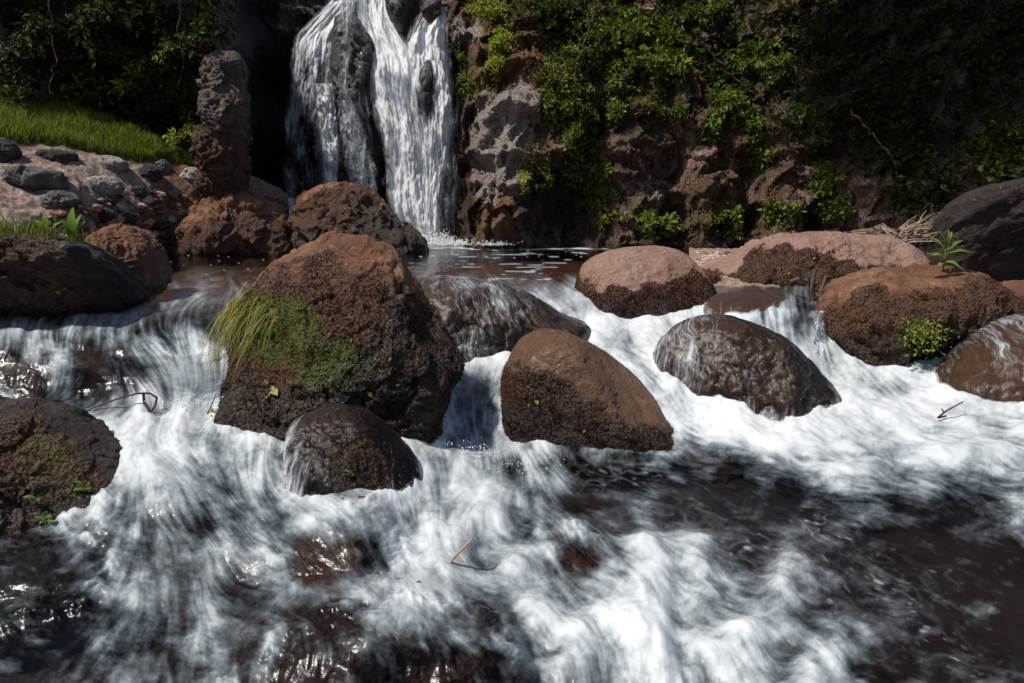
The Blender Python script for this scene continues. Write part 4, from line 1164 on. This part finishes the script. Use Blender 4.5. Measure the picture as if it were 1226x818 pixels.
def tube(path, rad, sides=5):
    path = np.array(path, float); n = len(path)
    rad = np.broadcast_to(np.asarray(rad, float), (n,)) if np.ndim(rad) else np.full(n, float(rad))
    t = np.gradient(path, axis=0); t /= np.linalg.norm(t, axis=1)[:, None] + 1e-9
    ref = np.array([0.13, .21, .97]); a = np.cross(t, ref); a /= np.linalg.norm(a, axis=1)[:, None] + 1e-9
    b = np.cross(t, a)
    th = np.linspace(0, 2 * np.pi, sides, endpoint=False)
    V = path[:, None] + rad[:, None, None] * (np.cos(th)[None, :, None] * a[:, None] + np.sin(th)[None, :, None] * b[:, None])
    i = np.arange(n * sides).reshape(n, sides)
    j = np.roll(i, -1, 1)
    Fc = np.stack([i[:-1], j[:-1], j[1:], i[1:]], -1).reshape(-1, 4)
    return V.reshape(-1, 3), Fc

def tubes(name, lst, mat, attrs=None):
    V, Fc, o = [], [], 0
    for p, r in lst:
        a, b = tube(p, r); V.append(a); Fc.append(b + o); o += len(a)
    return mkmesh(name, np.concatenate(V), np.concatenate(Fc), mat)

def cliffnormal(P):
    n = np.tile(np.array([0, -0.9, 0.35]), (len(P), 1)); return n

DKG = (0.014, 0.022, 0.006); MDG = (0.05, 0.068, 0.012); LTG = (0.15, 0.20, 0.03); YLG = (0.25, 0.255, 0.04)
# undergrowth too dense to count
def cover(name, regs, n, size, c0, c1, thr=0.0, depth=.25):
    X, Y_ = [], []
    tot = sum(r[2] * r[3] for r in regs)
    for x, y, rx, ry in regs:
        m = int(n * rx * ry / tot)
        a = rng.random(m) * 2 * np.pi; r = np.sqrt(rng.random(m))
        X.append(x + rx * r * np.cos(a)); Y_.append(y + ry * r * np.sin(a))
    X = np.concatenate(X); Y_ = np.concatenate(Y_)
    P = cliff_at(X, Y_).copy()
    g = fbm(P, 1.6, 4, seed=2)
    k = g > thr - .35 * rng.random(len(P))
    P = P[k]; X = X[k]
    P[:, 1] -= depth * rng.random(len(P)) ** 2 + .02 + .25 * np.clip(g[k], 0, 1)
    P[:, 2] += .05 * rng.normal(size=len(P))
    o = leaves(name, P, cliffnormal(P), size, lcol(len(P), c0, c1, .1))
    tag(o, kind='stuff')
    return o
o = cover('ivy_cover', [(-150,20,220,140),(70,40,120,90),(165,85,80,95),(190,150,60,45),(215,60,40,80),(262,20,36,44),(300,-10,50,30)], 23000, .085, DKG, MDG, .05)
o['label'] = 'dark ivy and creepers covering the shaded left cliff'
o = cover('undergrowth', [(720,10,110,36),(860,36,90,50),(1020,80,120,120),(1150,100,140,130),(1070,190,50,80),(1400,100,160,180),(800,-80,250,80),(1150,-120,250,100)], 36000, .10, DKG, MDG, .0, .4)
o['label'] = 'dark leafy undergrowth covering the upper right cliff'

o = cover('moss_cover', [(640,30,70,40),(590,75,12,55),(770,140,50,45),(800,115,80,35),(845,262,30,28),(755,270,28,22),(690,90,60,90),(905,260,25,30),(578,270,14,28),(640,205,22,40),(700,255,30,34),(950,230,50,60),(870,160,60,50)], 15000, .036, (0.02, 0.018, 0.006), (0.19, 0.18, 0.03), .10, .03)
o['label'] = 'olive moss and small creepers on the ribs of the right cliff'
def bush(name, label, cat, blobs, n, size, c0, c1, group=None, yel=.1, thick=.3, stems=5):
    n = int(n * 1.5)
    """leafy growth rooted on the cliff; blobs (px, py, rx, ry)"""
    X, Yp = [], []
    tot = sum(b[2] * b[3] for b in blobs)
    for x, y, rx, ry in blobs:
        m = int(n * rx * ry / tot) + 1
        # leaves gather in sprays
        ns = max(3, m // 16)
        a = rng.random(ns) * 2 * np.pi; r = np.sqrt(rng.random(ns))
        sx = x + rx * r * np.cos(a); sy = y + ry * r * np.sin(a)
        k = rng.integers(0, ns, m)
        X.append(sx[k] + rng.normal(size=m) * 2.6); Yp.append(sy[k] + rng.normal(size=m) * 1.8)
    X = np.concatenate(X); Yp = np.concatenate(Yp)
    P = cliff_at(X, Yp).copy()
    cx_, cy_ = blobs[0][0], blobs[0][1]
    dd = np.minimum.reduce([np.hypot((X - b[0]) / b[2], (Yp - b[1]) / b[3]) for b in blobs])
    med = np.median(P[:, 1])
    P[:, 1] = np.minimum(P[:, 1], med + .25)
    P[:, 1] -= .04 + thick * np.clip(1 - dd ** 2, 0, 1) * (.3 + .7 * rng.random(len(P)))
    base = cliff_at(cx_, cy_ + blobs[0][3] * .4)
    root = empty(name, base)
    leaves('foliage', P, cliffnormal(P), size, lcol(len(P), c0, tuple(q * 1.35 for q in c1), yel), parent=root)
    ls = []
    for k in rng.integers(0, len(P), stems):
        e = P[k]; mid = (base + e) / 2 + np.array([0, -.08, .06]) + .05 * rng.normal(size=3)
        tt = np.linspace(0, 1, 8)[:, None]
        ls.append(((1 - tt) ** 2 * (base + [0, .05, 0]) + 2 * tt * (1 - tt) * mid + tt ** 2 * e, np.linspace(.012, .004, 8)))
    s = tubes('stem', ls, M_TWIG); adopt(s, root)
    tag(root, label, cat, group)
    return root
GC = 'leafy plants growing on the cliff'
BU = [
 ('bush','broad leafy bush high on the cliff, the brightest one at top centre right','bush',[(770,62,55,34),(745,40,30,22),(800,85,30,20)],1700,.12,MDG,LTG),
 ('ivy_patch','ivy column running down the cliff right of the white streaked rock','ivy',[(675,110,32,50),(690,160,26,40),(700,60,26,30)],2600,.07,DKG,LTG),
 ('ivy_patch','ivy tuft at the foot of the long ivy column','ivy',[(705,205,30,26),(715,235,20,18)],900,.07,MDG,LTG),
 ('bush','rounded dark green bush at the top edge just right of the waterfall','bush',[(672,30,32,28)],1300,.09,DKG,MDG),
 ('plant','yellow-green mossy growth on the brink right of the waterfall','plant',[(585,14,26,16)],700,.07,MDG,YLG),
 ('plant','narrow bright green strip of plants down the edge of the rusty rock','plant',[(592,78,9,34),(600,55,12,18)],600,.06,LTG,YLG),
 ('plant','small green tuft on the dark wall beside the main fall','plant',[(556,105,14,14),(548,70,8,14)],260,.07,DKG,LTG),
 ('bush','green sprays low on the cliff above the pink-topped boulder','bush',[(785,272,18,16),(770,262,12,12)],420,.08,MDG,LTG),
 ('plant','scattered small leaves at the cliff foot right of the dark hollow','plant',[(722,245,22,26)],260,.07,MDG,YLG),
 ('ivy_patch','ivy climbing the shaded rib at the centre of the right cliff','ivy',[(900,180,16,30),(893,150,12,16)],480,.07,MDG,LTG),
 ('fern','drooping ferny sprays on the upper right cliff beside a bare branch','fern',[(905,75,34,22),(920,95,18,14)],620,.10,MDG,LTG),
 ('bush','dark bush spreading under the drooping ferny sprays','bush',[(870,95,30,22)],500,.09,DKG,MDG),
 ('bush','bright green bush at the cliff foot left of the dry brushwood','bush',[(982,245,18,20),(975,215,14,20)],620,.08,MDG,LTG),
 ('plant','sparse leafy sprig at the cliff foot behind the long pale boulder','plant',[(925,255,24,18)],240,.07,DKG,LTG),
 ('bush','lone leafy bush in the dark above the big boulder at right','bush',[(1185,180,42,34),(1215,200,26,20)],1600,.09,MDG,YLG),
 ('plant','thin sprig of green leaves between two mossy ribs of the cliff','plant',[(852,150,12,20)],170,.08,MDG,LTG),
 ('plant','mossy leaf cushion on the round rock below the broad bush','plant',[(795,130,22,12)],300,.05,DKG,LTG),
 ('plant','tiny bright sprigs on the dark hollow wall of the buttress','plant',[(640,215,22,24)],120,.06,LTG,YLG),
 ('bush','leafy clump near the top edge of the picture, centre right','bush',[(840,20,34,18)],600,.09,DKG,LTG),
 ('bush','faint green clump in the dark high at right','bush',[(985,60,38,26)],500,.09,DKG,MDG),
 ('bush','faint spray of leaves in the dark near the upper right corner','bush',[(1180,60,40,20)],420,.09,DKG,MDG),
 ('ivy_patch','yellow-green ivy at the right end of the grass bank, left of the pillar','ivy',[(232,165,12,26),(225,140,9,14)],620,.07,LTG,YLG),
 ('fern','yellowish fern hanging in the shaded middle of the left cliff','fern',[(163,108,14,10),(175,90,18,9)],300,.09,LTG,YLG),
 ('ivy_patch','dim green ivy at the top left of the cliff','ivy',[(90,60,34,34)],700,.07,DKG,MDG),
 ('ivy_patch','dim ivy trailing down the cliff above the middle of the grass bank','ivy',[(118,110,40,30)],700,.07,DKG,LTG),
 ('ivy_patch','ivy hanging directly left of the rock pillar top','ivy',[(215,85,18,40)],500,.07,DKG,LTG),
 ('ivy_patch','ivy curling round the top of the rock pillar beside the fall','ivy',[(262,38,26,22),(246,60,8,20)],420,.08,DKG,LTG),
 ('plant','leafy weeds at the top of the grass bank below the hanging fern','plant',[(172,160,16,12)],260,.07,MDG,LTG),
]
BU += [
 ('ivy_patch','creeper spilling over the ledge left of the mossy leaf cushion','ivy',[(742,112,22,14),(730,130,14,18)],420,.07,MDG,LTG),
 ('bush','leafy bush between the centre rib and the drooping ferny sprays','bush',[(868,120,20,16),(880,140,14,12)],420,.09,MDG,LTG),
 ('ivy_patch','ivy strand hanging on the darker rib left of the bare slanting branch','ivy',[(955,150,14,34)],360,.07,MDG,LTG),
 ('plant','ferny plant in the hollow above the long pale-topped boulder','plant',[(870,262,14,20)],200,.08,MDG,LTG),
 ('ivy_patch','ivy hanging below the top edge right of the ivy column','ivy',[(730,60,18,40)],620,.08,MDG,LTG),
]
for nm, lb, ct, bl, n_, sz, a, b in BU:
    bush(nm, lb, ct, bl, n_, sz, a, b, GC)

# grass
def blades(pts, L, wd, c0, c1, lean=.35, seg=3, gdir=None, yel=.1, hang=0.0):
    n = len(pts)
    L = L * (.5 + rng.random(n)); a = rng.random(n) * 2 * np.pi
    out = np.stack([np.cos(a), np.sin(a), 0 * a], -1)
    if gdir is not None: out = out * .5 + np.array(gdir)
    side = np.stack([-np.sin(a + .6), np.cos(a + .6), 0 * a], -1)
    ln = lean * (.3 + rng.random(n))
    V = []
    for k in range(seg + 1):
        t = k / seg
        c = pts + L[:, None] * (np.array([0, 0, 1.0]) * (t - hang * 1.9 * t * t) + out * (ln[:, None] * t * t + hang * .7 * t))
        w_ = wd * (1 - t ** 1.5) + .0004
        V.append(np.stack([c - side * w_, c + side * w_], 1))
    V = np.stack(V, 1).reshape(n, -1, 3)
    m = 2 * (seg + 1)
    base = (np.arange(n) * m)[:, None]
    Fc = np.concatenate([base + np.array([2 * k, 2 * k + 1, 2 * k + 3, 2 * k + 2]) for k in range(seg)], 0)
    return V.reshape(-1, 3), Fc, np.repeat(lcol(n, c0, c1, yel), m, 0)
n = 26000
gxp = rng.random(n) * 330 - 80
up_ = np.interp(gxp, [-80, 0, 60, 120, 200, 250], [78, 108, 130, 152, 182, 196]); lo = np.interp(gxp, [-80, 0, 60, 120, 180, 250], [150, 172, 180, 188, 196, 201])
gyp = up_ + (lo - up_) * rng.random(n)
V, Fc, c = blades(bank_at(gxp, gyp), .13, .006, (0.07, 0.12, 0.012), (0.24, 0.265, 0.045))
g = mkmesh('grass', V, Fc, M_LEAF, False, {'col': c}); tag(g, 'bright green grass on the top of the left bank', kind='stuff')

def top_pts(key, x0, x1, y0, y1, n, minz=.2):
    r = ROOTS[key]; px, py = proj(r['V'])
    k = np.where((px > x0) & (px < x1) & (py > y0) & (py < y1) & (r['N'][:, 2] > minz) & (r['V'][:, 1] < r['c'][1] + .25))[0]
    return r['V'][rng.choice(k, n)], r['N'][k[:1]]
# grass and broad leaves on the black-faced rock
P, _ = top_pts('leftfront', -120, 125, 262, 300, 700, .2)
V, Fc, c = blades(P, .085, .0022, (0.07, 0.11, 0.012), (0.22, 0.24, 0.03), .5)
t = mkmesh('grass_tuft', V, Fc, M_LEAF, False, {'col': c}); recentre(t, P.mean(0))
tag(t, 'short yellow-green grass along the top of the black-faced rock at left', 'grass', 'grass tufts on rocks')

def leaf_blade(base, tip, width, c, normal, nseg=8, fold=.25, curl=.1):
    base = np.array(base, float); tip = np.array(tip, float); d = tip - base; L = np.linalg.norm(d)
    s = np.cross(d, normal); s /= np.linalg.norm(s) + 1e-9
    nn = np.cross(s, d); nn /= np.linalg.norm(nn) + 1e-9
    V, Fc = [], []
    for k in range(nseg + 1):
        t = k / nseg
        w_ = width * (math.sin(math.pi * min(1, t * .92 + .04)) ** .8) * (1 - .25 * t)
        cc = base + d * t + nn * L * curl * math.sin(math.pi * t) - np.array([0, 0, L * curl * t * t])
        V += [cc - s * w_ + nn * w_ * fold, cc, cc + s * w_ + nn * w_ * fold]
    for k in range(nseg):
        a = 3 * k
        Fc += [[a, a + 1, a + 4, a + 3], [a + 1, a + 2, a + 5, a + 4]]
    V = np.array(V); return V, np.array(Fc), np.tile(np.array(c), (len(V), 1))

def plant(name, label, cat, base, specs, stem=None, group=None, perleaf=True):
    """specs: (tip offset from leaf root, root height, width, colour)"""
    root = empty(name, base)
    base = np.array(base, float)
    for off_, rh, wd, col_ in specs:
        b = base + np.array([0, 0, rh]) + np.array(off_) * .05
        V, Fc, c = leaf_blade(b, base + np.array([0, 0, rh]) + np.array(off_), wd, col_, np.array([off_[0] * -.3, -.5, 1.0]))
        o = mkmesh('leaf', V, Fc, M_LEAF, True, {'col': c}); adopt(o, root)
    if stem:
        s = tubes('stem', [(base + np.array([[0, 0, -.02], [.003, 0, stem * .5], [0, 0, stem]]), np.array([.006, .005, .003]))], M_GSTEM); adopt(s, root)
    return tag(root, label, cat, group)
M_GSTEM = wood_material('green_stem', (0.06, 0.09, 0.02), (0.14, 0.16, 0.05))
def surf(key, px, py):
    """point of a boulder seen at (px, py)"""
    r = ROOTS[key]; x, y = proj(r['V'])
    d = np.hypot(x - px, y - py) + 40 * np.maximum(0, r['V'][:, 1] - r['c'][1] + .02)
    return r['V'][np.argmin(d)]
LG = (0.16, 0.24, 0.03); LG2 = (0.10, 0.17, 0.025)
b0 = atY(1129, 322, 4.1)
plant('leafy_plant', 'upright plant with long pointed green leaves on top of the broad right boulder', 'plant', b0,
      [((-.13, -.03, .09), .02, .022, LG2), ((.14, -.03, .02), .09, .020, LG2), ((-.11, -.04, .02), .07, .018, LG), ((.10, .0, .08), .10, .015, LG2), ((-.09, .02, .10), .10, .018, LG),
       ((.0, -.01, .12), .12, .014, LG), ((-.05, .0, .11), .12, .012, LG2), ((.06, -.05, -.01), .04, .018, LG), ((-.07, -.06, .0), .03, .017, LG), ((.11, -.04, -.02), .02, .018, LG2), ((.04, .02, .1), .13, .012, LG)], stem=.17)
b1 = surf('leftfront', 92, 284)
plant('broad_leaved_plant', 'broad upright yellow-green leaves on the black-faced rock, the rightmost plant', 'plant', b1,
      [((.01, -.01, .20), .0, .030, LG), ((-.05, -.02, .13), 0, .022, LG2), ((.06, .0, .12), 0, .024, LG), ((.03, .02, .16), 0, .02, LG)], group='broad leaved plants on the left rock')
b2 = surf('leftfront', 60, 284)
plant('broad_leaved_plant', 'low fan of broad leaves in the grass left of the taller leafy plant', 'plant', b2,
      [((-.06, -.01, .10), 0, .020, LG), ((.02, -.02, .12), 0, .022, LG2), ((.07, .01, .09), 0, .018, LG), ((-.02, .01, .14), 0, .017, LG)], group='broad leaved plants on the left rock')
bp = surf('leftfront', 72, 352)
plant('sprig', 'small pale sprig at the water foot of the black-faced rock', 'plant', bp + [0, -.02, 0],
      [((-.08, -.03, .02), 0, .013, LG), ((.08, -.03, .03), .01, .013, LG), ((.0, -.05, .05), .01, .012, LG2), ((.05, -.05, -.01), .02, .012, LG), ((-.04, -.05, .06), .02, .012, LG2)], group='sprigs on rocks')
for (px, py, lb) in [(60, 622, 'little green sprig on the lower left mossy boulder, lower one'), (105, 585, 'little green sprig on the lower left mossy boulder, right-hand one'), (45, 600, 'pale green sprig on the lower left mossy boulder, left-hand one')]:
    bp = surf('lowleft', px, py)
    plant('sprig', lb, 'plant', bp + [0, -.01, 0], [((rng.uniform(-.04, .04), -.02, rng.uniform(-.015, .035)), .004 * k, .008, LG2 if k % 2 else LG) for k in range(6)], group='sprigs on rocks')
bp = surf('right', 1105, 400)
P = bp + rng.normal(size=(260, 3)) * [.06, .02, .05] + [0, -.03, 0]
t = empty('leafy_cushion', bp); leaves('foliage', P, np.tile([0, -.9, .4], (260, 1)), .022, lcol(260, LTG, YLG), parent=t)
tag(t, 'bright green cushion of tiny leaves on the broad right boulder face', 'plant')

# hanging grass tuft on the largest boulder
def hanging(key, pts, n, L, label, c0, c1, spread):
    P = []
    for k in range(n):
        px, py = pts[rng.integers(0, len(pts))]
        P.append(surf(key, px + rng.normal() * spread, py + rng.normal() * spread * .6))
    P = np.array(P) + np.array([0, -.01, 0])
    V1, F1, c1_ = blades(P, L, .0017, c0, c1, .7, seg=9, gdir=(-.10, -.28, 0), yel=.25, hang=1.15)
    t = mkmesh('grass_tuft', V1, F1, M_LEAF, False, {'col': c1_}); recentre(t, P.mean(0))
    return tag(t, label, 'grass', 'grass tufts on rocks')
hanging('main', [(288,362),(295,372),(300,385),(310,365),(290,390),(285,375),(325,375)], 330, .16, 'long hanging tuft of yellow-green grass on the left side of the largest boulder', (0.09, 0.12, 0.02), (0.36, 0.34, 0.12), 13)
hanging('main', [(380,382),(384,390)], 16, .12, 'tiny isolated grass tuft on the face of the largest boulder', (0.10, 0.13, 0.02), (0.25, 0.25, 0.05), 3)

# loose small leaves fallen on boulders
def scatter_leaves(key, spots, label):
    for px, py in spots:
        p = surf(key, px, py) + np.array([0, -.012, .004])
        t = leaves('leaf', p[None], np.array([[0, -.9, .5]]), .024, lcol(1, LTG, YLG), aspect=.8); recentre(t, p)
        tag(t, label, 'leaf', label.split(' on the')[0].split(' dotted')[0])
scatter_leaves('main', [(418,425),(430,437),(448,433),(470,428),(440,470),(500,440),(520,432),(395,455),(465,395),(420,405),(480,462)], 'tiny pale green leaf on the dark side of the largest boulder')
scatter_leaves('mid', [(628,476),(632,486),(640,480),(652,470),(700,515)], 'tiny pale green leaf on the moss of the smooth midstream boulder')
scatter_leaves('top', [(754,331),(763,328)], 'little pale leaf lying on the pink-topped boulder')
scatter_leaves('small', [(421,566),(425,569),(437,588)], 'bright speck of leaf on the small dark mossy boulder')
scatter_leaves('back', [(968,315),(972,312),(945,330),(900,335)], 'small green leaf on the face of the long pale-topped boulder')

# twigs in the water
def twig(label, paths, mat, name='twig'):
    ls = [(np.array(p), np.linspace(r0, r1, len(p))) for p, r0, r1 in paths]
    o = tubes(name, ls, mat); recentre(o, ls[0][0][0]); return tag(o, label, 'twig', 'twigs caught in the stream')
def curve(pts, Y, sag=0):
    p = np.array(pts, float); t = np.linspace(0, len(p) - 1, 6 * len(p))
    return atY(np.interp(t, range(len(p)), p[:, 0]), np.interp(t, range(len(p)), p[:, 1]), Y + .01 * np.sin(t * 2.0))
twig('long thin dark twig bent over the foam below the left ledge', [(curve([(93,500),(110,489),(140,478),(165,471),(180,471),(188,476)], 3.1), .003, .006), (curve([(172,472),(173,482),(180,493)], 3.08), .006, .008), (curve([(188,476),(186,486),(181,493)], 3.08), .005, .006)], M_TWIG)
twig('short dark twig sticking up left of the largest boulder', [(curve([(248,496),(254,484),(259,471)], 3.1), .004, .002)], M_TWIG)
twig('pale brown stick poking out of the white foam in the foreground', [(curve([(532,682),(545,666),(566,645)], 2.02), .006, .004)], M_PALEWOOD, 'stick')
twig('small forked dark twig on the foam at right', [(curve([(1123,500),(1130,494),(1140,488),(1153,481)], 3.1), .005, .003), (curve([(1130,494),(1127,489)], 3.1), .004, .002), (curve([(1123,500),(1133,498)], 3.1), .006, .004)], M_TWIG)
lf = surf('main', 325, 462)
P = np.array(lf)[None] + rng.normal(size=(5, 3)) * .012 + [0, -.03, 0]
t = leaves('dead_leaf', P, np.tile([0, -1, .2], (5, 1)), .05, np.tile([[.45, .36, .16]], (5, 1)), aspect=.6); recentre(t, lf); tag(t, 'withered yellow leaf hanging below the long grass tuft', 'leaf')
P = atY(252, 495, 3.0)[None] + rng.normal(size=(4, 3)) * .01
t = leaves('floating_leaf', P, np.tile([0, -.3, 1], (4, 1)), .035, np.tile([[.35, .36, .05]], (4, 1)), aspect=.6); recentre(t, P[0]); tag(t, 'yellow-green leaf on the foam beside the short upright twig', 'leaf')

# dry brushwood at the right
root = empty('brushwood', atY(1085, 290, 5.9))
ls = []
for k in range(150):
    x0, y0 = 1040 + rng.random() * 75, 292 - rng.random() * 18
    an = rng.normal() * .5 + (0.5 if x0 > 1075 else 2.6); ln = 14 + 26 * rng.random()
    Y0 = 5.9 + .3 * rng.normal() * .5
    x1, y1 = x0 + ln * math.cos(an), y0 - abs(ln * math.sin(an)) * .8
    y1 = max(y1, np.interp(x1, [1030, 1060, 1085, 1110, 1125], [278, 266, 262, 252, 250]))
    m = atY((x0 + x1) / 2 + rng.normal() * 3, (y0 + y1) / 2 - 4 * rng.random(), Y0)
    a, b = atY(x0, y0, Y0), atY(x1, y1, Y0 + .15 * rng.normal()); tt = np.linspace(0, 1, 6)[:, None]
    ls.append(((1 - tt) ** 2 * a + 2 * tt * (1 - tt) * m + tt ** 2 * b, np.linspace(.007, .0025, 6)))
o = tubes('twigs', ls, M_STRAW); adopt(o, root)
tag(root, 'heap of dry pale brushwood between the long boulder and the big dark boulder', 'brushwood')
# roots between the two right boulders
ls = []
for pts in ([(962,318),(966,335),(968,360),(974,385),(972,410)], [(958,330),(968,345),(975,370),(980,395),(978,418)], [(990,330),(982,350),(986,372),(978,400),(982,420)], [(994,345),(990,365),(984,390)], [(945,338),(955,334),(966,336)], [(976,322),(970,350),(966,380),(970,402)]):
    Yq = 4.35
    c = curve(pts, Yq); ls.append((c, np.linspace(.014, .005, len(c))))
o = tubes('driftwood', ls, wood_material('grey_root', (0.05, 0.03, 0.022), (0.20, 0.13, 0.10))); recentre(o, ls[0][0][-1]); tag(o, 'tangle of bare roots hanging in the gap between the right boulders', 'roots')
# bare branches on the cliff
def branch(label, pts, Y, r, mat, name='branch'):
    c = curve(pts, Y); c += .015 * rng.normal(size=c.shape); o = tubes(name, [(c, np.linspace(r, r * .4, len(c)))], mat); recentre(o, c[0]); tag(o, label, 'branch', 'bare branches against the cliff')
branch('thin bare branch slanting across the dark undergrowth at right', [(1018,132),(1035,150),(1052,172),(1070,190),(1076,212)], 8.7, .013, M_TWIG)
branch('dark branch slanting down behind the drooping ferny sprays', [(838,45),(855,70),(880,95),(905,115)], 9.9, .02, M_TWIG)
branch('bare stem hanging in front of the ivy column', [(702,0),(706,40),(690,75),(688,110)], 10.2, .018, M_TWIG)
branch('thin vine hanging down the left cliff left of centre', [(58,-20),(62,30),(66,80),(60,110)], 8.9, .015, M_TWIG)
branch('thin vine hanging down the left cliff near the pillar', [(218,-20),(214,30),(220,70),(216,100)], 9.5, .015, M_TWIG)

# rubble along the shore
def pebbles(name, label, fn, n, smin, smax, cols):
    v0, f0 = ico(1) if False else (ICO[4][0][:0], None)
    bm = bmesh.new(); bmesh.ops.create_icosphere(bm, subdivisions=2, radius=1); bv = np.array([v.co[:] for v in bm.verts]); bf = np.array([[v.index for v in f.verts] for f in bm.faces]); bm.free()
    P = fn(n)
    s = smin + (smax - smin) * rng.random(n) ** 2.5
    sc = s[:, None] * (.6 + .7 * rng.random((n, 3))) * [1.2, 1.2, .75]
    V = bv[None] * (1 + .22 * rng.normal(size=(n, len(bv), 1)) * .6) * sc[:, None] + P[:, None]
    Fc = (bf[None] + (np.arange(n) * len(bv))[:, None, None]).reshape(-1, 3)
    c = np.array(cols)[rng.integers(0, len(cols), n)] * (.6 + .8 * rng.random((n, 1)))
    o = mkmesh(name, V.reshape(-1, 3), Fc, M_TUFT, False, {'col': np.repeat(c, len(bv), 0)})
    return tag(o, label, kind='stuff')
def fb(n):
    x = 60 + 290 * rng.random(n); y = 235 + 68 * rng.random(n) ** .7; k = y > np.interp(x, [60, 200, 350], [262, 222, 240]); return bank_at(x[k], y[k]) + [0, 0, .01]
def pb(fn):
    return lambda n: (lambda q: np.concatenate([q, q, q])[:n] + rng.normal(size=(n, 3)) * [.02, .02, .004])(np.concatenate([fn(n) for _ in range(2)]))
pebbles('rubble', 'brown rubble and small stones at the foot of the left bank', pb(fb), 1500, .012, .07, [(.30, .2, .16), (.12, .06, .04), (.2, .11, .08), (.33, .28, .25), (.06, .04, .035)])
def fg(n):
    x = 835 + 110 * rng.random(n); y = 303 + 26 * rng.random(n)
    ix = np.clip(np.searchsorted(rx_, x), 0, len(rx_) - 1); iy = np.clip(np.searchsorted(ry_, y), 0, len(ry_) - 1)
    return RV[iy, ix]
pebbles('gravel', 'pinkish gravel beside the long pale-topped boulder', fg, 1600, .008, .035, [(.36, .26, .22), (.25, .15, .11), (.42, .34, .3), (.15, .09, .07)])

# ------------------------------------------------------------------ unseen trees on the rim above, crowns placed to shade the gorge walls
def tree(label, base, top, crown, n, size, group='unseen shade trees on the rim of the gorge'):
    root = empty('tree', base)
    base = np.array(base, float); top = np.array(top, float)
    tt = np.linspace(0, 1, 10)[:, None]
    tr = base + (top - base) * tt + .1 * np.sin(tt * 5) * [1, .5, 0]
    ls = [(tr, np.linspace(.22, .08, 10))]
    P = []
    for (x, y, z, r) in crown:
        c = np.array([x, y, z]); s = base + (top - base) * .7
        m = (s + c) / 2 + [0, 0, .4]
        ls.append(((1 - tt) ** 2 * s + 2 * tt * (1 - tt) * m + tt ** 2 * c, np.linspace(.09, .02, 10)))
        k = n // len(crown); d = rng.normal(size=(k, 3)); d /= np.linalg.norm(d, axis=1)[:, None]
        nsp = k // 20; sp = rng.normal(size=(nsp, 3)); sp /= np.linalg.norm(sp, axis=1)[:, None]; sp = c + sp * r * (rng.random((nsp, 1)) ** .4) * [1, 1, .6]
        P.append(sp[rng.integers(0, nsp, k)] + rng.normal(size=(k, 3)) * .16)
    P = np.concatenate(P)
    o = tubes('trunk', ls, M_TWIG); adopt(o, root)
    leaves('crown', P, np.tile([0, 0, 1.0], (len(P), 1)), size, lcol(len(P), DKG, LTG, .1), parent=root)
    tag(root, label, 'tree', group)
tree('unseen spreading tree above the right cliff, added to shade the dark undergrowth', (6.8, 11.5, 4.9), (5.0, 9.6, 7.6), [(2.4, 8.2, 6.6, 1.1), (3.6, 7.7, 6.3, 1.2), (4.9, 7.6, 6.1, 1.3), (3.0, 8.6, 7.3, 1.2), (4.4, 8.4, 7.2, 1.3), (6.0, 8.0, 6.6, 1.4), (6.6, 9.2, 7.4, 1.4)], 24000, .20)
tree('unseen leafy tree above the left cliff, added to shade the ivy', (-7.8, 11.5, 4.6), (-7.4, 9.8, 7.0), [(-8.6, 8.9, 6.4, .8), (-6.4, 9.3, 6.4, .7), (-9.8, 8.8, 6.8, 1.0)], 5000, .18)

# ------------------------------------------------------------------ spray where the water breaks
def spray(spots, n, label):
    bm = bmesh.new(); bmesh.ops.create_icosphere(bm, subdivisions=1, radius=1); bv = np.array([v.co[:] for v in bm.verts]); bf = np.array([[v.index for v in f.verts] for f in bm.faces]); bm.free()
    P, S = [], []
    for px, py, Y, sx, sz, sm, wgt in spots:
        k = int(n * wgt); c = atY(px, py, Y)
        P.append(c + np.stack([rng.normal(size=k) * sx, rng.normal(size=k) * sx * .4, np.abs(rng.normal(size=k)) * sz], -1)); S.append(sm * (.35 + rng.random(k) ** 2))
    P = np.concatenate(P); S = np.concatenate(S); n = len(P)
    V = bv[None] * S[:, None, None] * [1, 1, 1.3] + P[:, None]
    Fc = (bf[None] + (np.arange(n) * len(bv))[:, None, None]).reshape(-1, 3)
    o = mkmesh('spray', V.reshape(-1, 3), Fc, M_TUFT, True, {'col': np.tile([[.74, .76, .78]], (n * len(bv), 1))})
    tag(o, label, kind='stuff')
spray([(503,294,11.0,.26,.09,.010,.55),(535,293,11.0,.45,.035,.009,.35),(590,294,10.2,.14,.03,.008,.06),(352,297,9.5,.12,.03,.007,.05)], 5000, 'white splash at the foot of the waterfall')
spray([(560,545,2.9,.10,.03,.0028,.25),(640,560,2.85,.14,.015,.0025,.2),(740,384,4.5,.25,.02,.004,.3),(240,484,3.1,.10,.02,.003,.2),(850,500,3.15,.15,.015,.003,.2),(1060,452,3.7,.2,.02,.003,.2)], 700, 'droplets thrown up where the stream breaks round the boulders')
